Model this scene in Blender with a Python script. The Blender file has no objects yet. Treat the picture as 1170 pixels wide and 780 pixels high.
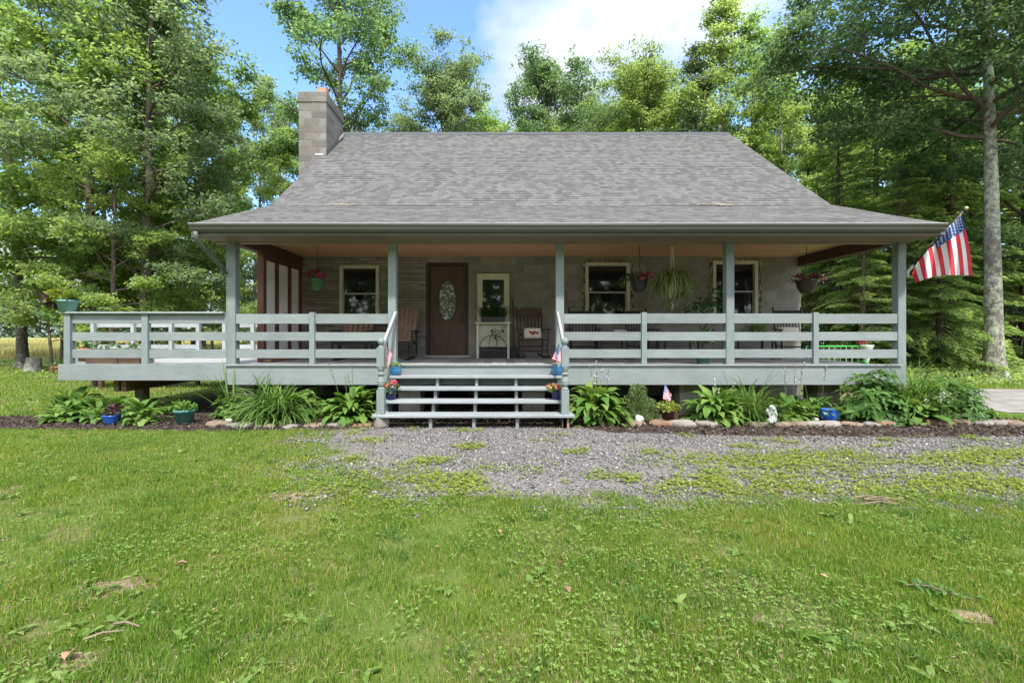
import bpy, math, random
import numpy as np
from mathutils import Vector, Matrix, Euler

scene = bpy.context.scene
COL = scene.collection
R = math.radians
rng = random.Random(7)

# ------------------------------------------------------------------ camera scale
CX, CY, F, CZ = 575.0, 381.0, 520.0, 1.45        # principal point / focal length (photo pixels), eye height


def W(px, py, Y):
    """where a pixel of the photograph lies at depth Y"""
    return ((px - CX) * Y / F, Y, CZ - (py - CY) * Y / F)


def WX(px, Y):
    return (px - CX) * Y / F


# ------------------------------------------------------------------ materials
MATS = {}


def new_mat(name):
    m = bpy.data.materials.new(name)
    m.use_nodes = True
    nt = m.node_tree
    for n in list(nt.nodes):
        nt.nodes.remove(n)
    out = nt.nodes.new('ShaderNodeOutputMaterial')
    b = nt.nodes.new('ShaderNodeBsdfPrincipled')
    nt.links.new(b.outputs[0], out.inputs[0])
    MATS[name] = m
    return m, nt, b, out


def nd(nt, t, **kw):
    n = nt.nodes.new(t)
    for k, v in kw.items():
        if k.startswith('i_'):
            key = k[2:].replace('_', ' ')
            n.inputs[key].default_value = v
        else:
            setattr(n, k, v)
    return n


def c4(c):
    return (c[0], c[1], c[2], 1.0)


def ramp(nt, fac, stops, interp='LINEAR'):
    r = nt.nodes.new('ShaderNodeValToRGB')
    cr = r.color_ramp
    cr.interpolation = interp
    while len(cr.elements) > 1:
        cr.elements.remove(cr.elements[-1])
    cr.elements[0].position = stops[0][0]
    cr.elements[0].color = c4(stops[0][1])
    for p, c in stops[1:]:
        e = cr.elements.new(p)
        e.color = c4(c)
    nt.links.new(fac, r.inputs[0])
    return r


def noise(nt, vec, scale, detail=4, rough=.55):
    n = nd(nt, 'ShaderNodeTexNoise')
    n.inputs['Scale'].default_value = scale
    n.inputs['Detail'].default_value = detail
    n.inputs['Roughness'].default_value = rough
    if vec is not None:
        nt.links.new(vec, n.inputs['Vector'])
    return n


def objvec(nt, stretch=(1, 1, 1)):
    tc = nd(nt, 'ShaderNodeTexCoord')
    mp = nd(nt, 'ShaderNodeMapping')
    mp.inputs['Scale'].default_value = stretch
    nt.links.new(tc.outputs['Object'], mp.inputs['Vector'])
    return mp.outputs[0]


def mixc(nt, fac, a, b, mode='MIX'):
    m = nd(nt, 'ShaderNodeMix')
    m.data_type = 'RGBA'
    m.blend_type = mode
    for sock, v in ((m.inputs[0], fac), (m.inputs[6], a), (m.inputs[7], b)):
        if hasattr(v, 'links') or hasattr(v, 'is_linked'):
            nt.links.new(v, sock)
        elif isinstance(v, (int, float)):
            sock.default_value = v
        else:
            sock.default_value = c4(v)
    return m.outputs[2]


def bump(nt, b, h, strength=.3, dist=.01):
    bn = nd(nt, 'ShaderNodeBump')
    bn.inputs['Strength'].default_value = strength
    bn.inputs['Distance'].default_value = dist
    nt.links.new(h, bn.inputs['Height'])
    nt.links.new(bn.outputs[0], b.inputs['Normal'])


def mat_noise(name, c1, c2, scale=6, rough=.6, stretch=(1, 1, 1), bs=.2, bscale=None, c3=None, detail=5, spec=.3, lo=.3, hi=.7):
    m, nt, b, out = new_mat(name)
    v = objvec(nt, stretch)
    n = noise(nt, v, scale, detail)
    stops = [(lo, c1), (hi, c2)]
    if c3:
        stops = [(lo, c1), (.5, c2), (hi, c3)]
    r = ramp(nt, n.outputs['Fac'], stops)
    nt.links.new(r.outputs[0], b.inputs['Base Color'])
    b.inputs['Roughness'].default_value = rough
    b.inputs['Specular IOR Level'].default_value = spec
    if bs:
        n2 = noise(nt, v, bscale or scale * 4, 4)
        bump(nt, b, n2.outputs['Fac'], bs, .01)
    return m


def mat_plain(name, c, rough=.5, metal=0, spec=.4):
    return mat_noise(name, [x * .85 for x in c], [min(1, x * 1.12) for x in c], 9, rough, bs=.08, spec=spec) if not metal else _metal(name, c, rough)


def _metal(name, c, rough):
    m, nt, b, out = new_mat(name)
    b.inputs['Base Color'].default_value = c4(c)
    b.inputs['Metallic'].default_value = 1
    b.inputs['Roughness'].default_value = rough
    return m


def mat_leaf(name, stops, trans=.35, rough=.5, tcol=1.5, objvar=.12, spec=.35, clump=None):
    """leaves / grass: colour varies from leaf to leaf and plant to plant, light passes through"""
    m, nt, b, out = new_mat(name)
    g = nd(nt, 'ShaderNodeNewGeometry')
    r = ramp(nt, g.outputs['Random Per Island'], stops)
    oi = nd(nt, 'ShaderNodeObjectInfo')
    hs = nd(nt, 'ShaderNodeHueSaturation')
    mr = nd(nt, 'ShaderNodeMapRange')
    mr.inputs[3].default_value = 1 - objvar
    mr.inputs[4].default_value = 1 + objvar
    nt.links.new(oi.outputs['Random'], mr.inputs[0])
    nt.links.new(mr.outputs[0], hs.inputs['Value'])
    base = r.outputs[0]
    if clump:
        cn = noise(nt, objvec(nt), clump[0], 3, .6)
        ck = ramp(nt, cn.outputs['Fac'], [(.38, (0, 0, 0)), (.66, (1, 1, 1))])
        base = mixc(nt, ck.outputs[0], base, mixc(nt, 1.0, base, clump[1], 'MULTIPLY'))
    nt.links.new(base, hs.inputs['Color'])
    nt.links.new(hs.outputs[0], b.inputs['Base Color'])
    b.inputs['Roughness'].default_value = rough
    b.inputs['Specular IOR Level'].default_value = spec
    t = nd(nt, 'ShaderNodeBsdfTranslucent')
    mu = mixc(nt, 1.0, hs.outputs[0], (tcol * 1.05, tcol, tcol * .55), 'MULTIPLY')
    nt.links.new(mu, t.inputs['Color'])
    ms = nd(nt, 'ShaderNodeMixShader')
    ms.inputs[0].default_value = trans
    nt.links.new(b.outputs[0], ms.inputs[1])
    nt.links.new(t.outputs[0], ms.inputs[2])
    nt.links.new(ms.outputs[0], out.inputs[0])
    return m


def mat_island(name, stops, rough=.8, bs=.3, bscale=60, spec=.2):
    m, nt, b, out = new_mat(name)
    g = nd(nt, 'ShaderNodeNewGeometry')
    r = ramp(nt, g.outputs['Random Per Island'], stops)
    v = objvec(nt)
    n = noise(nt, v, bscale, 3)
    col = mixc(nt, .35, r.outputs[0], mixc(nt, n.outputs['Fac'], (0.02, 0.02, 0.02), (1, 1, 1)), 'OVERLAY')
    nt.links.new(col, b.inputs['Base Color'])
    b.inputs['Roughness'].default_value = rough
    b.inputs['Specular IOR Level'].default_value = spec
    if bs:
        bump(nt, b, n.outputs['Fac'], bs, .01)
    return m


def mat_block(name, bw, bh, mortar, c1, c2, cm, msize=.008, stain=(.10, .085, .06), bs=.6, off=.5):
    """masonry on upright walls: brick texture along the wall"""
    m, nt, b, out = new_mat(name)
    g = nd(nt, 'ShaderNodeNewGeometry')
    tc = nd(nt, 'ShaderNodeTexCoord')
    sn = nd(nt, 'ShaderNodeSeparateXYZ')
    sp = nd(nt, 'ShaderNodeSeparateXYZ')
    nt.links.new(g.outputs['True Normal'], sn.inputs[0])
    nt.links.new(tc.outputs['Object'], sp.inputs[0])
    ay = nd(nt, 'ShaderNodeMath', operation='ABSOLUTE')
    nt.links.new(sn.outputs[1], ay.inputs[0])
    gt = nd(nt, 'ShaderNodeMath', operation='GREATER_THAN')
    gt.inputs[1].default_value = .5
    nt.links.new(ay.outputs[0], gt.inputs[0])
    mx = nd(nt, 'ShaderNodeMix')
    nt.links.new(gt.outputs[0], mx.inputs[0])
    nt.links.new(sp.outputs[1], mx.inputs[2])
    nt.links.new(sp.outputs[0], mx.inputs[3])
    cb = nd(nt, 'ShaderNodeCombineXYZ')
    nt.links.new(mx.outputs[0], cb.inputs[0])
    nt.links.new(sp.outputs[2], cb.inputs[1])
    br = nd(nt, 'ShaderNodeTexBrick')
    br.offset = off
    br.inputs['Scale'].default_value = 1
    br.inputs['Brick Width'].default_value = bw
    br.inputs['Row Height'].default_value = bh
    br.inputs['Mortar Size'].default_value = msize
    br.inputs['Mortar Smooth'].default_value = .3
    br.inputs['Color1'].default_value = c4(c1)
    br.inputs['Color2'].default_value = c4(c2)
    br.inputs['Mortar'].default_value = c4(cm)
    nt.links.new(cb.outputs[0], br.inputs['Vector'])
    n = noise(nt, tc.outputs['Object'], 2.2, 8, .72)
    st = ramp(nt, n.outputs['Fac'], [(.42, (0, 0, 0)), (.75, (1, 1, 1))])
    sc = nd(nt, 'ShaderNodeMath', operation='MULTIPLY')
    sc.inputs[1].default_value = .7
    nt.links.new(st.outputs[0], sc.inputs[0])
    col = mixc(nt, sc.outputs[0], br.outputs['Color'], stain)
    n2 = noise(nt, tc.outputs['Object'], 40, 4, .7)
    col = mixc(nt, .5, col, n2.outputs['Color'], 'SOFT_LIGHT')
    nt.links.new(col, b.inputs['Base Color'])
    b.inputs['Roughness'].default_value = .9
    b.inputs['Specular IOR Level'].default_value = .15
    h = nd(nt, 'ShaderNodeMath', operation='MULTIPLY_ADD')
    inv = nd(nt, 'ShaderNodeMath', operation='SUBTRACT')
    inv.inputs[0].default_value = 1
    nt.links.new(br.outputs['Fac'], inv.inputs[1])
    nt.links.new(n2.outputs['Fac'], h.inputs[0])
    h.inputs[1].default_value = .5
    nt.links.new(inv.outputs[0], h.inputs[2])
    bump(nt, b, h.outputs[0], bs, .012)
    return m


def mat_shingle(name):
    m, nt, b, out = new_mat(name)
    uv = nd(nt, 'ShaderNodeUVMap')
    br = nd(nt, 'ShaderNodeTexBrick')
    br.offset = .43
    br.offset_frequency = 2
    br.inputs['Scale'].default_value = 1
    br.inputs['Brick Width'].default_value = .135
    br.inputs['Row Height'].default_value = .14
    br.inputs['Mortar Size'].default_value = .0025
    br.inputs['Mortar Smooth'].default_value = .2
    br.inputs['Bias'].default_value = -.1
    br.inputs['Color1'].default_value = c4((.152, .148, .142))
    br.inputs['Color2'].default_value = c4((.088, .085, .082))
    br.inputs['Mortar'].default_value = c4((.06, .056, .053))
    nt.links.new(uv.outputs[0], br.inputs['Vector'])
    mp = nd(nt, 'ShaderNodeMapping')
    mp.inputs['Scale'].default_value = (1, .35, 1)
    nt.links.new(uv.outputs[0], mp.inputs[0])
    n = noise(nt, mp.outputs[0], 1.1, 6, .65)
    col = mixc(nt, .5, br.outputs['Color'], ramp(nt, n.outputs['Fac'], [(.25, (.45, .45, .45)), (.75, (.56, .55, .53))]).outputs[0], 'OVERLAY')
    n2 = noise(nt, uv.outputs[0], 90, 3, .8)
    col = mixc(nt, .55, col, n2.outputs['Fac'], 'OVERLAY')
    nt.links.new(col, b.inputs['Base Color'])
    b.inputs['Roughness'].default_value = .92
    b.inputs['Specular IOR Level'].default_value = .2
    bump(nt, b, n2.outputs['Fac'], .4, .006)
    return m


def mat_planks(name, c1, c2, gap, width, axis, rough=.6, along=None, bs=.3):
    """boards with dark joints: AXIS is the world axis the joints repeat over"""
    m, nt, b, out = new_mat(name)
    tc = nd(nt, 'ShaderNodeTexCoord')
    sp = nd(nt, 'ShaderNodeSeparateXYZ')
    nt.links.new(tc.outputs['Object'], sp.inputs[0])
    d = nd(nt, 'ShaderNodeMath', operation='DIVIDE')
    d.inputs[1].default_value = width
    nt.links.new(sp.outputs[axis], d.inputs[0])
    fl = nd(nt, 'ShaderNodeMath', operation='FLOOR')
    fr = nd(nt, 'ShaderNodeMath', operation='FRACT')
    nt.links.new(d.outputs[0], fl.inputs[0])
    nt.links.new(d.outputs[0], fr.inputs[0])
    wn = nd(nt, 'ShaderNodeTexWhiteNoise', noise_dimensions='1D')
    nt.links.new(fl.outputs[0], wn.inputs['W'])
    st = [10, 10, 10]
    st[1 - axis if axis < 2 else 0] = .7
    mp = nd(nt, 'ShaderNodeMapping')
    mp.inputs['Scale'].default_value = st
    nt.links.new(tc.outputs['Object'], mp.inputs[0])
    n = noise(nt, mp.outputs[0], 1.5, 6, .65)
    base = ramp(nt, n.outputs['Fac'], [(.3, c1), (.7, c2)])
    col = mixc(nt, .5, base.outputs[0], mixc(nt, wn.outputs['Value'], (.25, .25, .25), (.75, .75, .75)), 'OVERLAY')
    lt = nd(nt, 'ShaderNodeMath', operation='LESS_THAN')
    lt.inputs[1].default_value = .05
    nt.links.new(fr.outputs[0], lt.inputs[0])
    col = mixc(nt, lt.outputs[0], col, gap)
    nt.links.new(col, b.inputs['Base Color'])
    b.inputs['Roughness'].default_value = rough
    bump(nt, b, n.outputs['Fac'], bs, .008)
    return m


def mat_glass(name, base=(.012, .014, .014), rough=.03, spec=.6):
    m, nt, b, out = new_mat(name)
    b.inputs['Base Color'].default_value = c4(base)
    b.inputs['Roughness'].default_value = rough
    b.inputs['Specular IOR Level'].default_value = spec
    n = noise(nt, objvec(nt), 3, 2)
    bump(nt, b, n.outputs['Fac'], .03, .01)
    return m


def mat_paint(name, c1, c2, stretch, chip=.665):
    """weathered exterior paint: streaks along the board, dirt, a few chips down to grey wood, each board its own tone"""
    m, nt, b, out = new_mat(name)
    v = objvec(nt, stretch)
    n = noise(nt, v, 7, 6, .65)
    r = ramp(nt, n.outputs['Fac'], [(.28, c1), (.72, c2)])
    oi = nd(nt, 'ShaderNodeObjectInfo')
    mr = nd(nt, 'ShaderNodeMapRange')
    mr.inputs[3].default_value = .90
    mr.inputs[4].default_value = 1.08
    nt.links.new(oi.outputs['Random'], mr.inputs[0])
    hs = nd(nt, 'ShaderNodeHueSaturation')
    nt.links.new(mr.outputs[0], hs.inputs['Value'])
    n4 = noise(nt, objvec(nt), 1.3, 5, .7)
    dirt = ramp(nt, n4.outputs['Fac'], [(.45, (0, 0, 0)), (.8, (.55, .55, .55))])
    nt.links.new(mixc(nt, dirt.outputs[0], r.outputs[0], [x * .62 for x in c1]), hs.inputs['Color'])
    n5 = noise(nt, v, 16, 8, .75)
    ck = ramp(nt, n5.outputs['Fac'], [(chip, (0, 0, 0)), (chip + .02, (1, 1, 1))])
    nt.links.new(mixc(nt, ck.outputs[0], hs.outputs[0], (.15, .125, .10)), b.inputs['Base Color'])
    b.inputs['Roughness'].default_value = .62
    b.inputs['Specular IOR Level'].default_value = .25
    n2 = noise(nt, v, 30, 5, .7)
    bump(nt, b, n2.outputs['Fac'], .3, .008)
    return m


# paint and timber
PAINT = mat_paint('grey_blue_paint', (.186, .207, .200), (.232, .254, .246), (.35, 3, 3))
PAINT_UP = mat_paint('grey_blue_paint_upright', (.168, .198, .190), (.212, .244, .234), (3, 3, .35))
PAINT_LT = mat_paint('pale_grey_paint', (.28, .295, .29), (.36, .375, .37), (1, 1, 1))
PAINT_WORN = mat_paint('worn_grey_tread_paint', (.22, .24, .238), (.32, .34, .336), (.5, 4, 4), .62)
DECKPAINT = mat_planks('grey_deck_paint', (.28, .275, .26), (.40, .395, .38), (.08, .08, .08), .14, 0, .55)
CEDAR = mat_planks('cedar_ceiling', (.62, .33, .165), (.80, .48, .27), (.14, .07, .035), .14, 1, .5)
SOFFIT = mat_planks('weathered_soffit', (.17, .118, .085), (.27, .20, .15), (.08, .055, .04), .3, 1, .7)
DARKBEAM = mat_noise('dark_brown_beam', (.055, .028, .018), (.11, .058, .036), 5, .7, (3, .4, 3), .3, 30)
STUDWOOD = mat_noise('red_brown_stud', (.085, .038, .024), (.15, .07, .045), 5, .7, (4, 4, .4), .3, 30)
PLASTER = mat_noise('white_infill', (.68, .68, .66), (.80, .80, .78), 3, .8, bs=.1)
RAWWOOD = mat_noise('raw_timber', (.20, .12, .07), (.32, .21, .13), 5, .8, (.5, 4, 4), .3, 30)
GUTTER = mat_noise('grey_green_gutter', (.085, .085, .070), (.105, .106, .092), 3, .45, (.3, 2, 2), .03, spec=.35)
BLOCK = mat_block('concrete_block', .405, .203, .01, (.180, .170, .145), (.285, .268, .232), (.27, .25, .215), .010, (.15, .12, .085), .8)
SPLIT = mat_block('split_face_block', .405, .067, .01, (.180, .165, .135), (.305, .28, .238), (.15, .135, .11), .006, (.12, .10, .07), 1.0)
CHIMBLOCK = mat_block('chimney_block', .40, .20, .01, (.120, .113, .103), (.215, .204, .186), (.20, .175, .14), .012, (.11, .075, .048), .9)
PIERBLOCK = mat_block('pier_block', .40, .20, .01, (.30, .275, .23), (.38, .35, .30), (.22, .2, .17), .01)
SHINGLE = mat_shingle('asphalt_shingle')
RIDGE = mat_noise('ridge_shingle', (.055, .055, .058), (.095, .095, .10), 20, .9)
CREAM = mat_noise('cream_paint', (.45, .43, .31), (.56, .54, .41), 5, .6, (2, 2, .6), .15, 40)
PEEL = mat_noise('peeling_cream_edge', (.05, .042, .032), (.34, .31, .20), 16, .8, (2, 2, .7), .5, 30, lo=.42, hi=.62)
PALESASH = mat_noise('grey_sash', (.36, .37, .35), (.44, .45, .42), 6, .5)
GLASS = mat_glass('window_glass')
DOORWOOD = mat_noise('brown_front_door', (.062, .031, .018), (.105, .055, .033), 4, .45, (6, 6, .5), .15, 40, spec=.3)
DOORFRAME = mat_noise('dark_door_frame', (.032, .02, .014), (.055, .034, .024), 5, .6, bs=.1)
BLACK = mat_plain('black_metal', (.018, .018, .018), .45)
BLACKWOOD = mat_noise('black_painted_wood', (.014, .013, .013), (.026, .024, .023), 8, .45, bs=.1)
BROWNWOOD = mat_noise('red_brown_rocker_wood', (.036, .015, .010), (.065, .027, .018), 5, .45, (3, 3, .6), .15)
SLATWOOD = mat_noise('brown_slat', (.16, .095, .06), (.25, .155, .10), 5, .6, (4, 4, .5), .15)
CLAY = mat_noise('clay_flue', (.42, .17, .10), (.55, .26, .17), 8, .8)
CONCRETE = mat_noise('concrete', (.27, .25, .22), (.38, .36, .32), 6, .9, bs=.4)
BRICKRED = mat_noise('old_red_brick', (.26, .08, .05), (.36, .13, .09), 9, .9, bs=.4)
STONES = [mat_noise('sandstone', (.15, .105, .07), (.28, .215, .155), 6, .9, (1, 1, 3), .6, 18),
          mat_noise('pale_fieldstone', (.17, .15, .125), (.30, .27, .225), 6, .9, (1, 1, 2), .6, 18),
          mat_noise('rusty_fieldstone', (.145, .085, .052), (.25, .155, .10), 6, .9, (1, 1, 2), .6, 18)]
WHITESTONE = mat_noise('white_stone', (.6, .58, .54), (.74, .72, .68), 8, .8, bs=.3)
# pots, fabrics
BLUEGLAZE = mat_noise('blue_glaze', (.025, .12, .26), (.05, .19, .36), 4, .2, (1, 1, 3), .05, spec=.6)
COBALT = mat_noise('cobalt_glaze', (.012, .06, .30), (.02, .10, .40), 4, .25, bs=.05, spec=.6)
NAVY = mat_noise('navy_glaze', (.02, .018, .10), (.035, .03, .15), 4, .3, bs=.05, spec=.5)
TEAL = mat_noise('teal_plastic', (.055, .16, .145), (.085, .22, .20), 4, .45, bs=.05)
TEAL_LT = mat_noise('faded_teal_planter', (.13, .28, .25), (.20, .38, .34), 4, .5, bs=.05)
GREENPOT = mat_noise('green_plastic', (.05, .14, .055), (.08, .19, .08), 4, .5, bs=.05)
DARKPOT = mat_noise('charcoal_pot', (.03, .03, .032), (.05, .05, .052), 6, .6, bs=.1)
BROWNPOT = mat_noise('brown_pot', (.045, .03, .022), (.07, .048, .036), 6, .6, bs=.1)
TERRA = mat_noise('terracotta_brown', (.10, .035, .025), (.16, .06, .04), 6, .6, bs=.1)
ORANGEPOT = mat_noise('orange_terracotta', (.36, .13, .06), (.48, .2, .1), 6, .7, bs=.1)
SOIL = mat_noise('potting_soil', (.03, .02, .014), (.06, .042, .03), 40, .95, bs=.5)
ROPE = mat_noise('macrame_cord', (.45, .40, .29), (.60, .54, .41), 40, .9, bs=.4)
CUSHION = mat_noise('cream_cushion', (.52, .48, .38), (.64, .60, .50), 12, .9, bs=.2)
CUSHRED = mat_noise('cushion_motif', (.22, .03, .03), (.32, .06, .05), 12, .9, bs=.2)
LIME = mat_plain('bright_green_paint', (.05, .42, .07), .4)
PALEPOT = mat_noise('pale_urn', (.40, .44, .38), (.52, .56, .50), 6, .7)
WHITEPAINT = mat_noise('white_statue', (.62, .62, .62), (.78, .78, .78), 8, .6, bs=.2)
FLAG_R = mat_noise('flag_red', (.50, .03, .045), (.60, .05, .07), 4, .75, bs=.1, bscale=200)
FLAG_W = mat_noise('flag_white', (.64, .64, .65), (.72, .72, .73), 4, .75, bs=.1, bscale=200)
FLAG_B = mat_noise('flag_blue', (.025, .055, .20), (.04, .085, .26), 4, .75, bs=.1, bscale=200)
TAN = mat_noise('light_wood_stick', (.42, .30, .17), (.52, .39, .24), 6, .6)
GOLD = _metal('gilt_finial', (.75, .55, .22), .3)
STRAW = mat_island('straw', [(0, (.32, .22, .11)), (1, (.50, .38, .22))], .9)

# foliage
OAKLEAF = mat_leaf('oak_leaf', [(0, (0.0795, 0.1380, 0.0455)), (.35, (0.1192, 0.1980, 0.0637)), (.75, (0.1656, 0.2520, 0.0865)), (1, (0.2186, 0.2940, 0.1252))], .55, .5, 2.2, .15, .3, (.9, (1.35, 1.25, 1.25)))
DARKLEAF = mat_leaf('dark_oak_leaf', [(0, (0.0556, 0.1056, 0.0546)), (.5, (0.0875, 0.1536, 0.0774)), (1, (0.1391, 0.2100, 0.1137))], .55, .5, 2.2, .15, .3, (.9, (1.35, 1.25, 1.25)))
LIMELEAF = mat_leaf('yellow_green_leaf', [(0, (0.1088, 0.1736, 0.0577)), (.5, (0.1660, 0.2408, 0.0840)), (1, (0.2404, 0.3024, 0.1312))], .55, .5, 2.2, .15, .3, (.9, (1.35, 1.25, 1.25)))
ASHLEAF = mat_leaf('grey_green_leaf', [(0, (0.0821, 0.1344, 0.0774)), (.5, (0.1299, 0.1920, 0.1137)), (1, (0.1921, 0.2460, 0.1707))], .55, .5, 2.2, .15, .3, (.9, (1.35, 1.25, 1.25)))
HEMLEAF = mat_leaf('hemlock_needle', [(0, (0.0795, 0.1313, 0.0520)), (.5, (0.1378, 0.2048, 0.0756)), (.8, (0.1961, 0.2678, 0.1064)), (1, (0.2544, 0.3150, 0.1465))], .58, .5, 2.3, .15, .3, (.9, (1.35, 1.25, 1.25)))
HAZYLEAF = mat_leaf('hazy_distant_leaf', [(0, (.105, .165, .125)), (1, (.175, .235, .175))], .3)  # haze of distance put into the leaf colour as a bluish tint
GRASSMAT = mat_leaf('lawn_blade', [(0, (.060, .145, .014)), (.35, (.118, .218, .022)), (.78, (.185, .282, .038)), (.93, (.215, .30, .070)), (.945, (.36, .30, .16)), (1, (.46, .38, .22))], .45, .55, 1.5, 0, .25, (.7, (1.48, 1.16, 1.15)))
CLOVERMAT = mat_leaf('clover_leaf', [(0, (.130, .225, .034)), (.6, (.190, .295, .060)), (1, (.270, .360, .100))], .4, .55, 1.4)
WEEDMAT = mat_leaf('gravel_weed', [(0, (.130, .190, .020)), (.6, (.215, .270, .036)), (1, (.31, .34, .070))], .4, .55, 1.4)
HAYMAT = mat_leaf('hay_grass', [(0, (.22, .24, .07)), (.5, (.40, .36, .14)), (1, (.58, .50, .24))], .35, .6, 1.2)
HOSTAMAT = mat_leaf('hosta_leaf', [(0, (.080, .170, .028)), (.6, (.130, .230, .042)), (1, (.205, .300, .070))], .35, .6, 1.4, 0, .18)
LILYMAT = mat_leaf('daylily_blade', [(0, (.055, .125, .022)), (.6, (.110, .205, .038)), (1, (.185, .285, .065))], .35, .4, 1.3, 0)
SHRUBMAT = mat_leaf('glossy_shrub_leaf', [(0, (.050, .115, .022)), (.6, (.080, .170, .034)), (1, (.135, .235, .060))], .3, .45, 1.4, 0, .3)
FEATHERMAT = mat_leaf('feathery_leaf', [(0, (.10, .17, .045)), (.6, (.17, .245, .08)), (1, (.26, .32, .14))], .35, .6, 1.2, 0)
DARKPLANT = mat_leaf('houseplant_leaf', [(0, (.018, .050, .016)), (.6, (.034, .085, .026)), (1, (.070, .140, .045))], .3, .35, 1.3, 0)
SPIDERMAT = mat_leaf('spider_plant_leaf', [(0, (.10, .17, .045)), (.6, (.21, .28, .085)), (1, (.42, .45, .22))], .35, .45, 1.2, 0)
PURPLELEAF = mat_leaf('purple_leaf', [(0, (.045, .016, .026)), (1, (.105, .040, .055))], .25, .5, 1.2, 0)
PINK = mat_leaf('pink_petal', [(0, (.62, .05, .14)), (1, (.80, .20, .30))], .3, .6, 1.0, 0)
MAGENTA = mat_leaf('magenta_petal', [(0, (.34, .02, .14)), (.6, (.55, .06, .28)), (1, (.70, .22, .45))], .3, .6, 1.0, 0)
CRIMSON = mat_leaf('crimson_petal', [(0, (.22, .015, .06)), (1, (.50, .05, .16))], .3, .6, 1.0, 0)
CORAL = mat_leaf('coral_petal', [(0, (.70, .16, .12)), (1, (.82, .36, .22))], .3, .6, 1.0, 0)
LILAC = mat_leaf('lilac_petal', [(0, (.44, .36, .42)), (1, (.62, .55, .60))], .3, .6, 1.0, 0)
WHITEPETAL = mat_leaf('white_petal', [(0, (.52, .52, .48)), (1, (.68, .68, .64))], .3, .6, 1.0, 0)
DRYLEAF = mat_leaf('dry_leaf', [(0, (.24, .11, .06)), (.5, (.36, .20, .11)), (1, (.52, .36, .24))], .2, .7, 1.0, .3)
STEM = mat_noise('green_stem', (.06, .11, .03), (.10, .16, .05), 8, .6)
DRYTWIG = mat_noise('twig', (.16, .11, .07), (.26, .19, .13), 8, .8)


def mat_bark(name, c1, c2, lichen=None, amount=.5):
    m, nt, b, out = new_mat(name)
    v = objvec(nt, (1, 1, .18))
    n = noise(nt, v, 11, 6, .7)
    r = ramp(nt, n.outputs['Fac'], [(.35, c1), (.65, c2)])
    col = r.outputs[0]
    if lichen:
        v2 = objvec(nt, (1, 1, .8))
        n2 = noise(nt, v2, 7.5, 8, .8)
        n3 = noise(nt, objvec(nt), .35, 2)
        ad = nd(nt, 'ShaderNodeMath', operation='MULTIPLY_ADD')
        ad.inputs[1].default_value = .45
        nt.links.new(n3.outputs['Fac'], ad.inputs[0])
        nt.links.new(n2.outputs['Fac'], ad.inputs[2])
        k = ramp(nt, ad.outputs[0], [(amount + .17, (0, 0, 0)), (amount + .29, (1, 1, 1))])
        col = mixc(nt, k.outputs[0], col, lichen)
    nt.links.new(col, b.inputs['Base Color'])
    b.inputs['Roughness'].default_value = .95
    b.inputs['Specular IOR Level'].default_value = .1
    bump(nt, b, n.outputs['Fac'], .9, .04)
    return m


BARK = mat_bark('dark_bark', (.060, .047, .037), (.15, .122, .096))
BARK_PALE = mat_bark('pale_bark', (.13, .115, .095), (.26, .235, .20), (.38, .38, .33), .52)
BARK_LICHEN = mat_bark('lichen_bark', (.09, .078, .064), (.20, .178, .15), (.36, .38, .28), .50)
BARK_MOSSY = mat_bark('mottled_bark', (.05, .04, .032), (.12, .10, .08), (.24, .25, .20), .56)


# ------------------------------------------------------------------ objects
ORG = {}


def props(o, label=None, cat=None, group=None, kind=None):
    if label: o['label'] = label
    if cat: o['category'] = cat
    if group: o['group'] = group
    if kind: o['kind'] = kind
    return o


def thing(name, label, cat, loc=(0, 0, 0), rz=0.0, group=None):
    o = bpy.data.objects.new(name, None)
    o.empty_display_size = .2
    COL.objects.link(o)
    o.location = loc
    o.rotation_euler = (0, 0, rz)
    ORG[o.name] = Vector(loc)
    return props(o, label, cat, group)


def np_mesh(name, verts, faces, smooth=False, uvs=None, midx=None):
    """faces: list of (n,k) int arrays"""
    me = bpy.data.meshes.new(name)
    verts = np.asarray(verts, dtype=np.float32)
    me.vertices.add(len(verts))
    me.vertices.foreach_set('co', verts.ravel())
    tot = sum(f.size for f in faces)
    npoly = sum(len(f) for f in faces)
    me.loops.add(tot)
    me.polygons.add(npoly)
    me.loops.foreach_set('vertex_index', np.concatenate([f.ravel() for f in faces]).astype(np.int32))
    starts, s = [], 0
    for f in faces:
        k = f.shape[1]
        starts.append(s + np.arange(len(f)) * k)
        s += f.size
    me.polygons.foreach_set('loop_start', np.concatenate(starts).astype(np.int32))
    if midx is not None:
        me.polygons.foreach_set('material_index', np.asarray(midx, dtype=np.int32))
    if uvs is not None:
        ul = me.uv_layers.new(name='UVMap')
        ul.data.foreach_set('uv', np.asarray(uvs, dtype=np.float32).ravel())
    me.update(calc_edges=True)
    me.validate()
    if smooth:
        me.polygons.foreach_set('use_smooth', np.ones(len(me.polygons), dtype=bool))
    return me


def link(name, me, mats, parent=None, loc=(0, 0, 0)):
    o = bpy.data.objects.new(name, me)
    COL.objects.link(o)
    if mats is not None and not me.materials:
        for m in (mats if isinstance(mats, (list, tuple)) else [mats]):
            me.materials.append(m)
    o.location = loc
    if parent is not None:
        o.parent = parent
    ORG[o.name] = ORG.get(parent.name, Vector((0, 0, 0))) if parent is not None else Vector(loc)
    return o


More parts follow.
